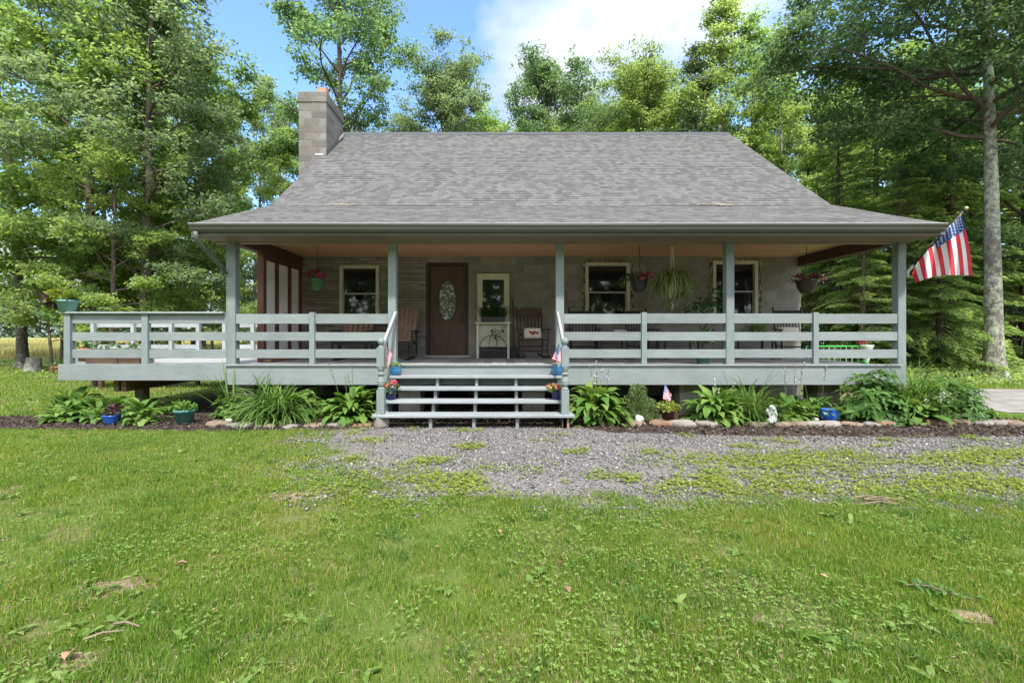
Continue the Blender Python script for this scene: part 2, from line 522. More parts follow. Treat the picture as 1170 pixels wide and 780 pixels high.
class MB:
    def __init__(s, origin=None):
        s.v, s.f, s.m, s.cur = [], [], [], 0
        s.o = Vector(origin) if origin is not None else None

    def add(s, verts, faces, flip=False):
        n = len(s.v)
        s.v += [tuple(p) for p in verts]
        for f in faces:
            s.f.append(tuple(n + i for i in (reversed(f) if flip else f)))
            s.m.append(s.cur)
        return s

    def box(s, x0, x1, y0, y1, z0, z1):
        return s.add([(x0, y0, z0), (x1, y0, z0), (x1, y1, z0), (x0, y1, z0), (x0, y0, z1), (x1, y0, z1), (x1, y1, z1), (x0, y1, z1)],
                     [(0, 3, 2, 1), (4, 5, 6, 7), (0, 1, 5, 4), (1, 2, 6, 5), (2, 3, 7, 6), (3, 0, 4, 7)])

    def bar(s, a, b, w, h, up=(0, 0, 1)):
        """a bar from a to b, W across, H along the up direction"""
        a, b = Vector(a), Vector(b)
        d = (b - a).normalized()
        u = Vector(up)
        sd = d.cross(u)
        if sd.length < 1e-4:
            sd = d.cross(Vector((0, 1, 0)))
        sd.normalize()
        u = sd.cross(d).normalized()
        q = []
        for p in (a, b):
            for i, j in ((-1, -1), (1, -1), (1, 1), (-1, 1)):
                q.append(p + sd * (i * w / 2) + u * (j * h / 2))
        return s.add(q, [(0, 1, 2, 3), (7, 6, 5, 4), (0, 4, 5, 1), (1, 5, 6, 2), (2, 6, 7, 3), (3, 7, 4, 0)], True)

    def tube(s, pts, rad, n=8, cap=True):
        pts = [Vector(p) for p in pts]
        if not isinstance(rad, (list, tuple, np.ndarray)):
            rad = [rad] * len(pts)
        base = len(s.v)
        ref = None
        for i, p in enumerate(pts):
            d = (pts[min(i + 1, len(pts) - 1)] - pts[max(i - 1, 0)])
            if d.length < 1e-9: d = Vector((0, 0, 1))
            d.normalize()
            if ref is None:
                ref = d.cross(Vector((0, 0, 1)) if abs(d.z) < .9 else Vector((1, 0, 0))).normalized()
            else:
                ref = (ref - d * ref.dot(d)).normalized()
            w = d.cross(ref)
            for k in range(n):
                a = 2 * math.pi * k / n
                s.v.append(tuple(p + (ref * math.cos(a) + w * math.sin(a)) * rad[i]))
        for i in range(len(pts) - 1):
            for k in range(n):
                a, b = base + i * n + k, base + i * n + (k + 1) % n
                s.f.append((a, b, b + n, a + n)); s.m.append(s.cur)
        if cap:
            s.f.append(tuple(base + k for k in reversed(range(n)))); s.m.append(s.cur)
            e = base + (len(pts) - 1) * n
            s.f.append(tuple(e + k for k in range(n))); s.m.append(s.cur)
        return s

    def lathe(s, prof, c=(0, 0, 0), n=20, sx=1, sy=1):
        base = len(s.v)
        for r, z in prof:
            for k in range(n):
                a = 2 * math.pi * k / n
                s.v.append((c[0] + r * sx * math.cos(a), c[1] + r * sy * math.sin(a), c[2] + z))
        for i in range(len(prof) - 1):
            for k in range(n):
                a, b = base + i * n + k, base + i * n + (k + 1) % n
                s.f.append((a, b, b + n, a + n)); s.m.append(s.cur)
        return s

    def prism(s, prof, x0, x1, axis='x'):
        """closed profile; axis x: profile in (y,z); axis y: profile in (x,z); axis z: profile in (x,y)"""
        n = len(prof)
        f = {'x': lambda p, t: (t, p[0], p[1]), 'y': lambda p, t: (p[0], t, p[1]), 'z': lambda p, t: (p[0], p[1], t)}[axis]
        vs = [f(p, x0) for p in prof] + [f(p, x1) for p in prof]
        fs = [tuple(range(n)), tuple(reversed(range(n, 2 * n)))] + [(i, i + n, (i + 1) % n + n, (i + 1) % n) for i in range(n)]
        return s.add(vs, fs)

    def raw(s, verts, faces):
        return s.add([tuple(v) for v in np.asarray(verts)], [tuple(int(i) for i in f) for f in faces])

    def build(s, name, mat, parent=None, smooth=False, bevel=0, loc=None):
        off = Vector((0, 0, 0))
        if parent is not None:
            off = ORG.get(parent.name, off)
        elif loc is not None:
            off = Vector(loc)
        me = bpy.data.meshes.new(name)
        me.from_pydata([tuple(Vector(p) - off) for p in s.v], [], s.f)
        mats = mat if isinstance(mat, (list, tuple)) else [mat]
        for m in mats:
            me.materials.append(m)
        if len(mats) > 1:
            me.polygons.foreach_set('material_index', s.m)
        import bmesh
        bm = bmesh.new(); bm.from_mesh(me)
        bmesh.ops.recalc_face_normals(bm, faces=bm.faces)
        bm.to_mesh(me); bm.free()
        if smooth:
            me.polygons.foreach_set('use_smooth', [True] * len(me.polygons))
        me.update()
        o = link(name, me, None, parent, loc if (parent is None and loc is not None) else (0, 0, 0))
        if bevel:
            b = o.modifiers.new('soft_edge', 'BEVEL')
            b.width = bevel; b.segments = 1; b.limit_method = 'ANGLE'
        return o


def copy_tree(root, loc=None, rz=None, scale=None, label=None, group=None):
    r = root.copy(); COL.objects.link(r)
    for ch in list(root.children):
        c = ch.copy(); COL.objects.link(c); c.parent = r
        for g in list(ch.children):
            d = g.copy(); COL.objects.link(d); d.parent = c
    if loc is not None: r.location = loc; ORG[r.name] = Vector(loc)
    if rz is not None: r.rotation_euler = (0, 0, rz)
    if scale is not None: r.scale = scale if isinstance(scale, (tuple, list)) else (scale,) * 3
    if label: r['label'] = label
    if group: r['group'] = group
    return r


# ------------------------------------------------------------------ noise in numpy
def _hash(ix, iy, seed):
    h = (ix.astype(np.int64) * 374761393 + iy.astype(np.int64) * 668265263 + seed * 974634777) & 0x7fffffff
    h = ((h ^ (h >> 13)) * 1274126177) & 0x7fffffff
    return ((h ^ (h >> 16)) & 0xffff) / 65535.0


def vnoise(x, y, seed=0):
    ix, iy = np.floor(x), np.floor(y)
    fx, fy = x - ix, y - iy
    fx, fy = fx * fx * (3 - 2 * fx), fy * fy * (3 - 2 * fy)
    a, b = _hash(ix, iy, seed), _hash(ix + 1, iy, seed)
    c, d = _hash(ix, iy + 1, seed), _hash(ix + 1, iy + 1, seed)
    return (a * (1 - fx) + b * fx) * (1 - fy) + (c * (1 - fx) + d * fx) * fy


def fbm(x, y, seed=0, oct=4):
    t, a, s = 0, .5, 0
    for k in range(oct):
        t = t + a * vnoise(x * 2 ** k + 17.3 * k, y * 2 ** k - 9.1 * k, seed + k); s += a; a *= .5
    return t / s


def sstep(a, b, x):
    t = np.clip((x - a) / (b - a), 0, 1)
    return t * t * (3 - 2 * t)


def unit(v):
    return v / np.maximum(np.linalg.norm(v, axis=1, keepdims=True), 1e-9)


def leaf_quads(P, D, N, L, wr=.32, fold=.08):
    """one pointed leaf per row: base P, direction D, rough normal N, length L"""
    P, D = np.asarray(P, float), unit(np.asarray(D, float))
    S = unit(np.cross(D, N))
    U = np.cross(S, D)
    L = np.asarray(L, float).reshape(-1, 1)
    w = L * wr
    v = np.empty((len(P), 4, 3))
    v[:, 0] = P
    v[:, 1] = P + D * L * .48 + S * w + U * L * fold
    v[:, 2] = P + D * L - U * L * fold
    v[:, 3] = P + D * L * .48 - S * w + U * L * fold
    f = np.arange(len(P) * 4).reshape(-1, 4)
    return v.reshape(-1, 3), f


def strap_leaves(rs, n, L, Wd, el=(50, 85), droop=1.6, base_r=.05, shape='strap', segs=6, lv=.25, stiff=1.0):
    """arching leaves from one crown: returns verts, quads"""
    az = rs.uniform(0, 2 * np.pi, n)
    e0 = np.radians(rs.uniform(el[0], el[1], n))
    Ls = L * rs.uniform(1 - lv, 1 + lv, n)
    dr = droop * rs.uniform(.6, 1.3, n)
    t = np.linspace(0, 1, segs + 1)
    if shape == 'strap':
        wp = np.array([.55, .9, 1, .95, .8, .5, .04]) if segs == 6 else np.interp(t, [0, .3, .7, 1], [.55, 1, .8, .04])
    elif shape == 'ovate':
        wp = np.interp(t, [0, .55, .60, .70, .80, .92, 1], [.06, .06, .6, 1, .95, .5, .03])
    else:
        wp = np.interp(t, [0, .1, .4, .7, 1], [.1, .35, 1, .75, .03])
    V = np.zeros((n, segs + 1, 2, 3))
    r = base_r * np.sqrt(rs.uniform(0, 1, n))
    a0 = rs.uniform(0, 2 * np.pi, n)
    p = np.stack([r * np.cos(a0), r * np.sin(a0), np.zeros(n)], 1)
    side = np.stack([-np.sin(az), np.cos(az), rs.uniform(-.25, .25, n)], 1)
    for k in range(segs + 1):
        e = e0 - dr * (t[k] ** (2.2 if shape == 'ovate' else stiff))
        w = (Wd * wp[k] / 2) * rs.uniform(.92, 1.08, n)
        cup = np.array([0, 0, .18]) * (Wd * wp[k])
        V[:, k, 0] = p - side * w[:, None] + cup
        V[:, k, 1] = p + side * w[:, None] + cup * .6
        d = np.stack([np.cos(az) * np.cos(e), np.sin(az) * np.cos(e), np.sin(e)], 1)
        p = p + d * (Ls / segs)[:, None]
    idx = np.arange(n * (segs + 1) * 2).reshape(n, segs + 1, 2)
    f = np.stack([idx[:, :-1, 0], idx[:, :-1, 1], idx[:, 1:, 1], idx[:, 1:, 0]], -1).reshape(-1, 4)
    return V.reshape(-1, 3), f


def foliage(name, parts, mat, parent, smooth=True, off=(0, 0, 0)):
    """parts: list of (verts, quads) in the thing's own coordinates"""
    vs, fs, n = [], [], 0
    for v, f in parts:
        vs.append(np.asarray(v) + np.asarray(off)); fs.append(f + n); n += len(v)
    me = np_mesh(name, np.concatenate(vs), [np.concatenate(fs)], smooth)
    return link(name, me, mat, parent)

# ================================================================== camera, sky, sun
cam = bpy.data.cameras.new('camera')
cam.lens = 16.0
cam.sensor_width = 36.0
cam.shift_x = 10 / 1170
cam.shift_y = -9 / 1170
cam.clip_end = 3000
cam_o = bpy.data.objects.new('camera', cam)
COL.objects.link(cam_o)
cam_o.location = (0, 0, CZ)
cam_o.rotation_euler = (R(90), 0, 0)
scene.camera = cam_o

SUN_EL, SUN_AZ = R(57), R(12)          # azimuth east of the axis behind the camera
sdir = Vector((math.sin(SUN_AZ) * math.cos(SUN_EL), -math.cos(SUN_AZ) * math.cos(SUN_EL), math.sin(SUN_EL)))
sun = bpy.data.lights.new('sun', 'SUN')
sun.energy = 2.9
sun.angle = R(3.0)
sun.color = (1.0, .965, .90)
sun_o = bpy.data.objects.new('sun', sun)
COL.objects.link(sun_o)
sun_o.rotation_euler = (-sdir).to_track_quat('-Z', 'Y').to_euler()

world = bpy.data.worlds.new('World')
scene.world = world
world.use_nodes = True
wn = world.node_tree
for n in list(wn.nodes):
    wn.nodes.remove(n)
wo = nd(wn, 'ShaderNodeOutputWorld')
bg = nd(wn, 'ShaderNodeBackground')
bg.inputs['Strength'].default_value = .14
sky = nd(wn, 'ShaderNodeTexSky')
sky.sky_type = 'NISHITA'
sky.sun_disc = False
sky.sun_elevation = SUN_EL
sky.sun_rotation = math.atan2(sdir.x, sdir.y)
sky.air_density = 1.0
sky.dust_density = .6
sky.ozone_density = 2.0
# broken cumulus: noise over the dome, thicker towards the horizon
tc = nd(wn, 'ShaderNodeTexCoord')
sp = nd(wn, 'ShaderNodeSeparateXYZ')
wn.links.new(tc.outputs['Generated'], sp.inputs[0])
zc = nd(wn, 'ShaderNodeMath', operation='MAXIMUM'); zc.inputs[1].default_value = .05
wn.links.new(sp.outputs[2], zc.inputs[0])
za = nd(wn, 'ShaderNodeMath', operation='ADD'); za.inputs[1].default_value = .25
wn.links.new(zc.outputs[0], za.inputs[0])
dv = nd(wn, 'ShaderNodeVectorMath', operation='DIVIDE')
cbz = nd(wn, 'ShaderNodeCombineXYZ')
for i in range(3):
    wn.links.new(za.outputs[0], cbz.inputs[i])
wn.links.new(tc.outputs['Generated'], dv.inputs[0])
wn.links.new(cbz.outputs[0], dv.inputs[1])
mp = nd(wn, 'ShaderNodeMapping')
mp.inputs['Location'].default_value = (3.38, 1.2, 0)
mp.inputs['Scale'].default_value = (1, 1, 0.35)
wn.links.new(dv.outputs[0], mp.inputs[0])
n1 = noise(wn, mp.outputs[0], 1.25, 9, .56)
# a broad bank of cloud in the middle of the view, a blue gap towards the chimney side
gd = nd(wn, 'ShaderNodeVectorMath', operation='DISTANCE')
gd.inputs[1].default_value = Vector((.07, 1, .64)).normalized()
nm = nd(wn, 'ShaderNodeVectorMath', operation='NORMALIZE')
wn.links.new(tc.outputs['Generated'], nm.inputs[0])
wn.links.new(nm.outputs[0], gd.inputs[0])
bl = nd(wn, 'ShaderNodeMapRange'); bl.inputs[1].default_value = .05; bl.inputs[2].default_value = .42; bl.inputs[3].default_value = .17; bl.inputs[4].default_value = -.03
wn.links.new(gd.outputs['Value'], bl.inputs[0])
gd2 = nd(wn, 'ShaderNodeVectorMath', operation='DISTANCE')
gd2.inputs[1].default_value = Vector((-.52, 1, .55)).normalized()
wn.links.new(nm.outputs[0], gd2.inputs[0])
bl2 = nd(wn, 'ShaderNodeMapRange'); bl2.inputs[1].default_value = .08; bl2.inputs[2].default_value = .4; bl2.inputs[3].default_value = -.10; bl2.inputs[4].default_value = 0
wn.links.new(gd2.outputs['Value'], bl2.inputs[0])
low = nd(wn, 'ShaderNodeMapRange'); low.inputs[1].default_value = .05; low.inputs[2].default_value = .38; low.inputs[3].default_value = .16; low.inputs[4].default_value = 0
wn.links.new(sp.outputs[2], low.inputs[0])
s1 = nd(wn, 'ShaderNodeMath', operation='ADD'); s2 = nd(wn, 'ShaderNodeMath', operation='ADD'); s3 = nd(wn, 'ShaderNodeMath', operation='ADD')
wn.links.new(n1.outputs['Fac'], s1.inputs[0]); wn.links.new(bl.outputs[0], s1.inputs[1])
wn.links.new(s1.outputs[0], s2.inputs[0]); wn.links.new(bl2.outputs[0], s2.inputs[1])
wn.links.new(s2.outputs[0], s3.inputs[0]); wn.links.new(low.outputs[0], s3.inputs[1])
# unseen clouds on the sun's side, made thicker and brighter for added frontal fill
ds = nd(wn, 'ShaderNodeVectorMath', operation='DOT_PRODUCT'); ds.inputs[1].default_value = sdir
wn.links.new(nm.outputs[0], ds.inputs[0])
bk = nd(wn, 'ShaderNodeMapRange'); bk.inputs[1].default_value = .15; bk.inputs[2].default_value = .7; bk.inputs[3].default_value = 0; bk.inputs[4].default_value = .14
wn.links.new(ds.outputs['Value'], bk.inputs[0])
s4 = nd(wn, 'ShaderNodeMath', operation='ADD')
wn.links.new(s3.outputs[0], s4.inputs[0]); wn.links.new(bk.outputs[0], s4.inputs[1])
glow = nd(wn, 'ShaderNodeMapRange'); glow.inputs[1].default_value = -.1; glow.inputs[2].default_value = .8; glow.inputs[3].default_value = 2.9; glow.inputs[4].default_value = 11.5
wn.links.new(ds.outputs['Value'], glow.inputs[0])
cr = ramp(wn, s4.outputs[0], [(.49, (0, 0, 0)), (.65, (1, 1, 1))])
n3 = noise(wn, mp.outputs[0], 3.5, 6, .6)
cc = ramp(wn, n3.outputs['Fac'], [(.3, (.84, .86, .89)), (.65, (1, 1, 1))])
lift = nd(wn, 'ShaderNodeMix'); lift.data_type = 'RGBA'; lift.blend_type = 'MULTIPLY'; lift.inputs[0].default_value = 1
lift.inputs[7].default_value = (.98, 1.16, 1.32, 1)
wn.links.new(sky.outputs[0], lift.inputs[6])
wm = nd(wn, 'ShaderNodeMix'); wm.data_type = 'RGBA'
wn.links.new(cr.outputs[0], wm.inputs[0])
wn.links.new(lift.outputs[2], wm.inputs[6])
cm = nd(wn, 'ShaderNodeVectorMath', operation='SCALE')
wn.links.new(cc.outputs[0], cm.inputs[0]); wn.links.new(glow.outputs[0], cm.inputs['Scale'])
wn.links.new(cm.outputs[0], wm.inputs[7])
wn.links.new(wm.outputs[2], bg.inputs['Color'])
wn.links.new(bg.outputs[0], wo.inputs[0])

scene.view_settings.view_transform = 'Standard'
scene.view_settings.look = 'None'
scene.view_settings.exposure = 1.27
scene.view_settings.gamma = 1
scene.view_settings.use_curve_mapping = False
scene.cycles.use_denoising = True
scene.cycles.max_bounces = 10
scene.cycles.diffuse_bounces = 6
scene.cycles.transmission_bounces = 10
scene.cycles.transparent_max_bounces = 4
scene.cycles.use_adaptive_sampling = True
scene.cycles.adaptive_threshold = .01

# ================================================================== house
YW, YF = 10.6, 7.9          # front wall, face of the porch floor
XL, XR = -4.73, 6.93        # outer faces of the gable walls
ZD = .89                    # porch floor
EAVE, BRK, RDG = (7.35, 3.215), (9.9, 4.23), (14.45, 7.81)
RX0, RX1 = -5.06, 7.14

house = thing('block_house', 'single-storey grey block house with steep shingle roof and deep front porch', 'house', (1.1, 12, 0))

# --- block walls with openings
WIN = [('a', WX(388, YW), WX(433.4, YW), 1.72, 3.04), ('b', WX(668.5, YW), WX(719.5, YW), 1.72, 3.10), ('c', WX(814, YW), WX(865.5, YW), 1.72, 3.14)]
DX0, DX1, DZ1 = WX(486.7, YW), WX(535.3, YW), 3.10


def wall_run(x0, x1, holes, mat, z1=3.5):
    m = MB()
    x = x0
    for (_, a, b, c, d) in holes:
        if a > x: m.box(x, a, YW, YW + .2, 0, z1)
        if c > 0: m.box(a, b, YW, YW + .2, 0, c)
        m.box(a, b, YW, YW + .2, d, z1)
        x = b
    m.box(x, x1, YW, YW + .2, 0, z1)
    return m


wall_run(XL, DX0, WIN[:1], SPLIT).build('wall', SPLIT, house)['label'] = 'thin-coursed split block wall beside the door'
wall_run(DX0, XR, [('d', DX0, DX1, 0, DZ1)] + WIN[1:], BLOCK).build('wall', BLOCK, house)
gp = [(YW + .203, 0), (18.3, 0), (18.3, 4.7), (RDG[0], 7.7), (YW + .203, 4.67)]
for a, b in ((XL, XL + .2), (XR - .2, XR)):
    MB().prism(gp, a, b).build('wall', BLOCK, house)
MB().box(XL + .203, XR - .203, 18.1, 18.3, 0, 4.6).build('wall', BLOCK, house)

# --- roof
def slope_rows(y0, z0, y1, z1, seed, course=.125, flip=False):
    L = math.hypot(y1 - y0, z1 - z0)
    ty, tz = (y1 - y0) / L, (z1 - z0) / L
    ny, nz = (-tz, ty) if ty > 0 else (tz, -ty)
    n = max(2, round(L / course))
    xs = np.linspace(RX0, RX1, 122)
    V, Q, UV = [], [], []
    for i in range(n):
        s0, s1 = L * i / n, min(L, L * (i + 1) / n + .012)
        rows = []
        jit = (fbm(xs * 2.1 + 31 * i, np.full_like(xs, i * 1.7 + seed), seed, 2) - .5) * .012
        wav = (fbm(xs * .55, np.full_like(xs, i * .18), seed + 5, 2) - .5) * .022
        for s, h in ((s0 + jit, .002 + wav), (s0 + jit, .013 + wav), (s1 + 0 * jit, .003 + wav)):
            rows.append(np.stack([xs, y0 + ty * s + ny * h, z0 + tz * s + nz * h], 1))
        base = len(V) * len(xs)
        V += rows
        k = np.arange(len(xs) - 1)
        for r, (va, vb) in enumerate(((s0 - .002, s0), (s0 + .002, s0 + L / n - .002))):
            a = base + r * len(xs) + k
            Q.append(np.stack([a, a + 1, a + 1 + len(xs), a + len(xs)], 1))
            u0, u1 = xs[:-1], xs[1:]
            rowv0, rowv1 = i * .14 + (.002 if r == 0 else .006), i * .14 + (.01 if r == 0 else .137)
            UV.append(np.stack([np.stack([u0, 0 * u0 + rowv0], 1), np.stack([u1, 0 * u0 + rowv0], 1), np.stack([u1, 0 * u0 + rowv1], 1), np.stack([u0, 0 * u0 + rowv1], 1)], 1))
    return np.concatenate(V), np.concatenate(Q), np.concatenate(UV).reshape(-1, 2)


vs, qs, us, n0 = [], [], [], 0
for k, (a, b) in enumerate(((EAVE, BRK), (BRK, RDG), ((2 * RDG[0] - BRK[0] + .5, 4.23 - .39), RDG))):
    v, q, u = slope_rows(*a, *b, 11 + k)
    u = u + np.array([3.1 * k, .14 * 97 * k])
    vs.append(v); qs.append(q + n0); us.append(u); n0 += len(v)
off = np.array(ORG[house.name])
roof = link('roof', np_mesh('roof', np.concatenate(vs) - off, [np.concatenate(qs)], False, np.concatenate(us)), SHINGLE, house)
YB = 2 * RDG[0] - BRK[0] + .5
prof = [EAVE, BRK, RDG, (YB, 3.84)]
inner = [(YB, 3.74), (RDG[0], RDG[1] - .13), (BRK[0] + .02, BRK[1] - .10), (EAVE[0] + .02, EAVE[1] - .09)]
MB().prism([(y, z - .006) for y, z in prof] + inner, RX0 + .02, RX1 - .02).build('sheathing', SOFFIT, roof)
for x0, x1 in ((RX0 - .012, RX0 + .018), (RX1 - .018, RX1 + .012)):
    MB().prism([(y, z + .002) for y, z in prof] + [(y, z - .02) for y, z in inner], x0, x1).build('rake_trim', GUTTER, roof)
m = MB()
m.prism([(RDG[0] - .16, RDG[1] - .105), (RDG[0], RDG[1] + .03), (RDG[0] + .16, RDG[1] - .105), (RDG[0], RDG[1] + .008)], RX0 - .01, RX1 + .01)
m.build('ridge_cap', RIDGE, roof)

# --- porch: gutter, soffit, beams, ceiling, posts
gx0, gx1 = RX0 + .05, RX1 - .07
m = MB()
m.prism([(7.33, 3.20), (7.30, 3.20), (7.235, 3.197), (7.228, 3.180), (7.25, 3.165), (7.262, 3.12), (7.30, 3.082), (7.345, 3.080), (7.345, 3.20)], gx0, gx1)
gut = m.build('gutter', GUTTER, house)
MB().box(gx0, gx1, 7.223, 7.237, 3.199, 3.207).build('gutter_lip', PALESASH, gut)
m = MB()
m.tube([(-4.93, 7.29, 3.085), (-4.93, 7.30, 2.99), (-4.915, 7.42, 2.88), (-4.83, 7.78, 2.62), (-4.83, 7.90, 2.5)], .04, 10)
m.build('downspout', GUTTER, gut, True)
MB().box(RX0 + .02, RX1 - .02, 7.348, 7.374, 3.045, 3.19).build('fascia', GUTTER, house)
MB().box(RX0 + .02, RX1 - .02, 7.376, 7.92, 3.052, 3.07).build('soffit', SOFFIT, house)
m = MB(); m.box(RX0 + .05, RX1 - .05, 7.922, 8.09, 3.03, 3.22)
m.build('porch_beam', SOFFIT, house)
MB().box(XL - .06, XR + .06, 8.093, YW - .003, 3.235, 3.255).build('porch_ceiling', CEDAR, house)
for x in (XL, XR):
    m = MB(); m.box(x - .075, x + .075, 8.093, YW - .004, 3.02, 3.232)
    m.build('side_beam', DARKBEAM, house)
    sg = -1 if x < 0 else 1
    MB().prism([(7.93, 3.235), (YW, 3.235), (YW, 4.42), (BRK[0], BRK[1] - .11), (7.93, 3.36)], x + sg * .05, x + sg * .075).build('gable_infill', SOFFIT, house)
PX = [-4.74, -1.94, .99, 3.96, 6.955]
for i, x in enumerate(PX):
    z0 = .0 if i == 4 else ZD + .004
    m = MB(); m.box(x - .07, x + .07, 7.93, 8.07, z0, 3.028)
    if i == 0:
        m.box(x - .095, x - .072, 7.935, 8.065, ZD + .004, 3.0)
    m.build('porch_post', PAINT_UP, house, bevel=.006)

# --- timber-framed screen at the end of the porch
scr = MB().box(XL - .06, XL + .06, 8.86, YW - .004, 2.9, 3.017).build('timber_screen', STUDWOOD, house)
MB().box(XL - .06, XL + .06, 8.86, YW - .004, ZD + .004, ZD + .10).build('sole_plate', STUDWOOD, scr)
for y in (8.92, 9.42, 9.98, 10.5):
    MB().box(XL - .062, XL + .062, y - .055, y + .055, ZD + .102, 2.898).build('stud', STUDWOOD, scr)
for a, b in ((8.976, 9.364), (9.476, 9.924), (10.036, 10.444)):
    MB().box(XL - .03, XL + .03, a + .002, b - .002, ZD + .102, 2.898).build('infill_panel', PLASTER, scr)
MB().box(XL + .065, XL + .20, 8.86, 10.55, ZD + .003, ZD + .06).build('sill_plank', RAWWOOD, scr)

# --- windows
for key, a, b, c, d in WIN:
    fr = MB()
    w = .075
    fr.box(a + .002, a + w, YW - .035, YW + .1, c, d); fr.box(b - w, b - .002, YW - .035, YW + .1, c, d)
    fr.box(a + w + .001, b - w - .001, YW - .033, YW + .1, d - w, d); fr.box(a + w + .001, b - w - .001, YW - .045, YW + .1, c, c + w)
    win = fr.build('window', CREAM, house, bevel=.004)
    mid = c + (d - c) * .50
    s = MB()
    s.box(a + w + .002, b - w - .002, YW + .02, YW + .05, mid - .018, mid + .018)
    s.box(a + w + .002, a + w + .022, YW + .02, YW + .05, c + w + .002, mid - .019); s.box(b - w - .022, b - w - .002, YW + .02, YW + .05, c + w + .002, mid - .019)
    s.build('sash', PALESASH, win)
    MB().box(a + w + .002, b - w - .002, YW + .055, YW + .065, c + w + .002, d - w - .002).build('pane', GLASS, win)
    if key != 'a':
        e = MB()
        e.box(a - .06, a - .001, YW - .022, YW - .002, c, d + .05); e.box(b + .001, b + .085, YW - .022, YW - .002, c, d + .03); e.box(a - .001, b + .001, YW - .02, YW - .002, d + .001, d + .04)
        e.build('peeling_edge', PEEL, win)
    else:
        for q0, q1 in ((a - .014, a - .001), (b + .001, b + .014)):
            MB().box(q0, q1, YW - .02, YW - .002, c, d + .02).build('peeling_edge', PEEL, win)

# --- front door
m = MB()
m.box(DX0 + .002, DX0 + .085, YW - .01, YW + .18, ZD + .06, DZ1 - .002); m.box(DX1 - .085, DX1 - .002, YW - .01, YW + .18, ZD + .06, DZ1 - .002)
m.box(DX0 + .086, DX1 - .086, YW - .01, YW + .18, DZ1 - .075, DZ1 - .003)
door = m.build('front_door', DOORFRAME, house)
lx0, lx1, lz0, lz1 = DX0 + .088, DX1 - .088, ZD + .075, DZ1 - .079
leaf = MB().box(lx0, lx1, YW + .05, YW + .095, lz0, lz1).build('door_leaf', DOORWOOD, door)
lc = (lx0 + lx1) / 2


def ring(pts_out, pts_in, yf, yb, mat, name, par):
    """a raised moulding between two closed outlines in (x, z)"""
    n = len(pts_out)
    vs = [(x, yf, z) for x, z in pts_out] + [(x, yf, z) for x, z in pts_in] + [(x, yb, z) for x, z in pts_out] + [(x, yb, z) for x, z in pts_in]
    fs = []
    for i in range(n):
        j = (i + 1) % n
        fs += [(i, j, n + j, n + i), (i, 2 * n + i, 2 * n + j, j), (n + i, n + j, 3 * n + j, 3 * n + i)]
    return MB().add(vs, fs).build(name, mat, par)


def ell(cx, cz, a, b, n=40):
    return [(cx + a * math.cos(2 * math.pi * i / n), cz + b * math.sin(2 * math.pi * i / n)) for i in range(n)]


oz = 2.215
ring(ell(lc, oz, .222, .50), ell(lc, oz, .192, .462), YW + .028, YW + .0499, DOORWOOD, 'oval_moulding', door)
DG, nt, b, out = new_mat('leaded_oval_glass')
vo = nd(nt, 'ShaderNodeTexVoronoi'); vo.inputs['Scale'].default_value = 26
nt.links.new(objvec(nt), vo.inputs['Vector'])
rp = ramp(nt, vo.outputs['Color'], [(0, (.02, .024, .022)), (.5, (.13, .14, .13)), (.9, (.55, .57, .53))])
nt.links.new(rp.outputs[0], b.inputs['Base Color']); b.inputs['Roughness'].default_value = .12
bump(nt, b, vo.outputs['Distance'], .7, .02)
MB().prism(ell(lc, oz, .19, .46), YW + .040, YW + .0495, 'y').build('oval_glass', DG, door)
for sx in (-1, 1):
    xa, xb = (lx0 + .1, lc - .035) if sx < 0 else (lc + .035, lx1 - .1)
    z0, z1 = lz0 + .13, lz0 + .56
    def pan(i):
        t = [(xa + i, z0 + i), (xb - i, z0 + i)]
        for k in range(9):
            u = k / 8
            x = (xb - i) + ((xa + i) - (xb - i)) * u
            arch = .10 * math.sin(math.pi * .5 * (u if sx > 0 else 1 - u))
            t.append((x, z1 - i - arch))
        return t
    ring(pan(0), pan(.03), YW + .034, YW + .0499, DOORWOOD, 'door_panel', door)
def up(i):
    t = [(lx0 + .1 + i, lz0 + .72 + i), (lx1 - .1 - i, lz0 + .72 + i)]
    for k in range(13):
        u = k / 12
        t.append(((lx1 - .1 - i) + (lx0 - lx1 + .2 + 2 * i) * u, lz1 - .28 - i + .16 * math.sin(math.pi * u)))
    return t
ring(up(0), up(.025), YW + .037, YW + .0499, DOORWOOD, 'door_panel', door)
m = MB(); m.tube([(lx1 - .07, YW + .05, 1.93), (lx1 - .07, YW - .01, 1.93)], [.02, .03], 12); m.tube([(lx1 - .07, YW + .05, 1.83), (lx1 - .07, YW + .0, 1.83)], .014, 10); m.tube([(lx1 - .07, YW, 1.84), (lx1 - .09, YW - .005, 1.72)], .012, 8)
m.build('handle', BLACK, door)
MB().box(DX0 - .03, DX1 + .03, YW - .06, YW + .15, ZD + .004, ZD + .058).build('threshold', CONCRETE, door)

# --- chimney
m = MB()
m.box(-5.66, -4.90, 12.6, 13.9, 0, 7.86); m.box(-5.68, -4.88, 12.58, 13.92, 7.86, 8.13)
chim = m.build('chimney', CHIMBLOCK, house)
m = MB(); m.box(-5.66, -4.90, 12.6, 13.9, 8.131, 8.15); m.build('chimney_crown', CONCRETE, chim)
for x, y in ((-5.12, 12.95), (-5.17, 13.5)):
    m = MB(); m.prism([(x - .13, y - .13), (x + .13, y - .13), (x + .13, y + .13), (x - .13, y + .13)], 8.151, 8.38, 'z'); m.build('flue', CLAY, chim, bevel=.02)
fl = MB()
sl = (RDG[1] - BRK[1]) / (RDG[0] - BRK[0])
zr = lambda y: BRK[1] + (y - BRK[0]) * sl
for k in range(7):
    y = 12.62 + k * .18
    fl.box(-4.897, -4.885, y, y + .17, zr(y) + .0, zr(y) + .19)
fl.build('flashing', RIDGE, chim)
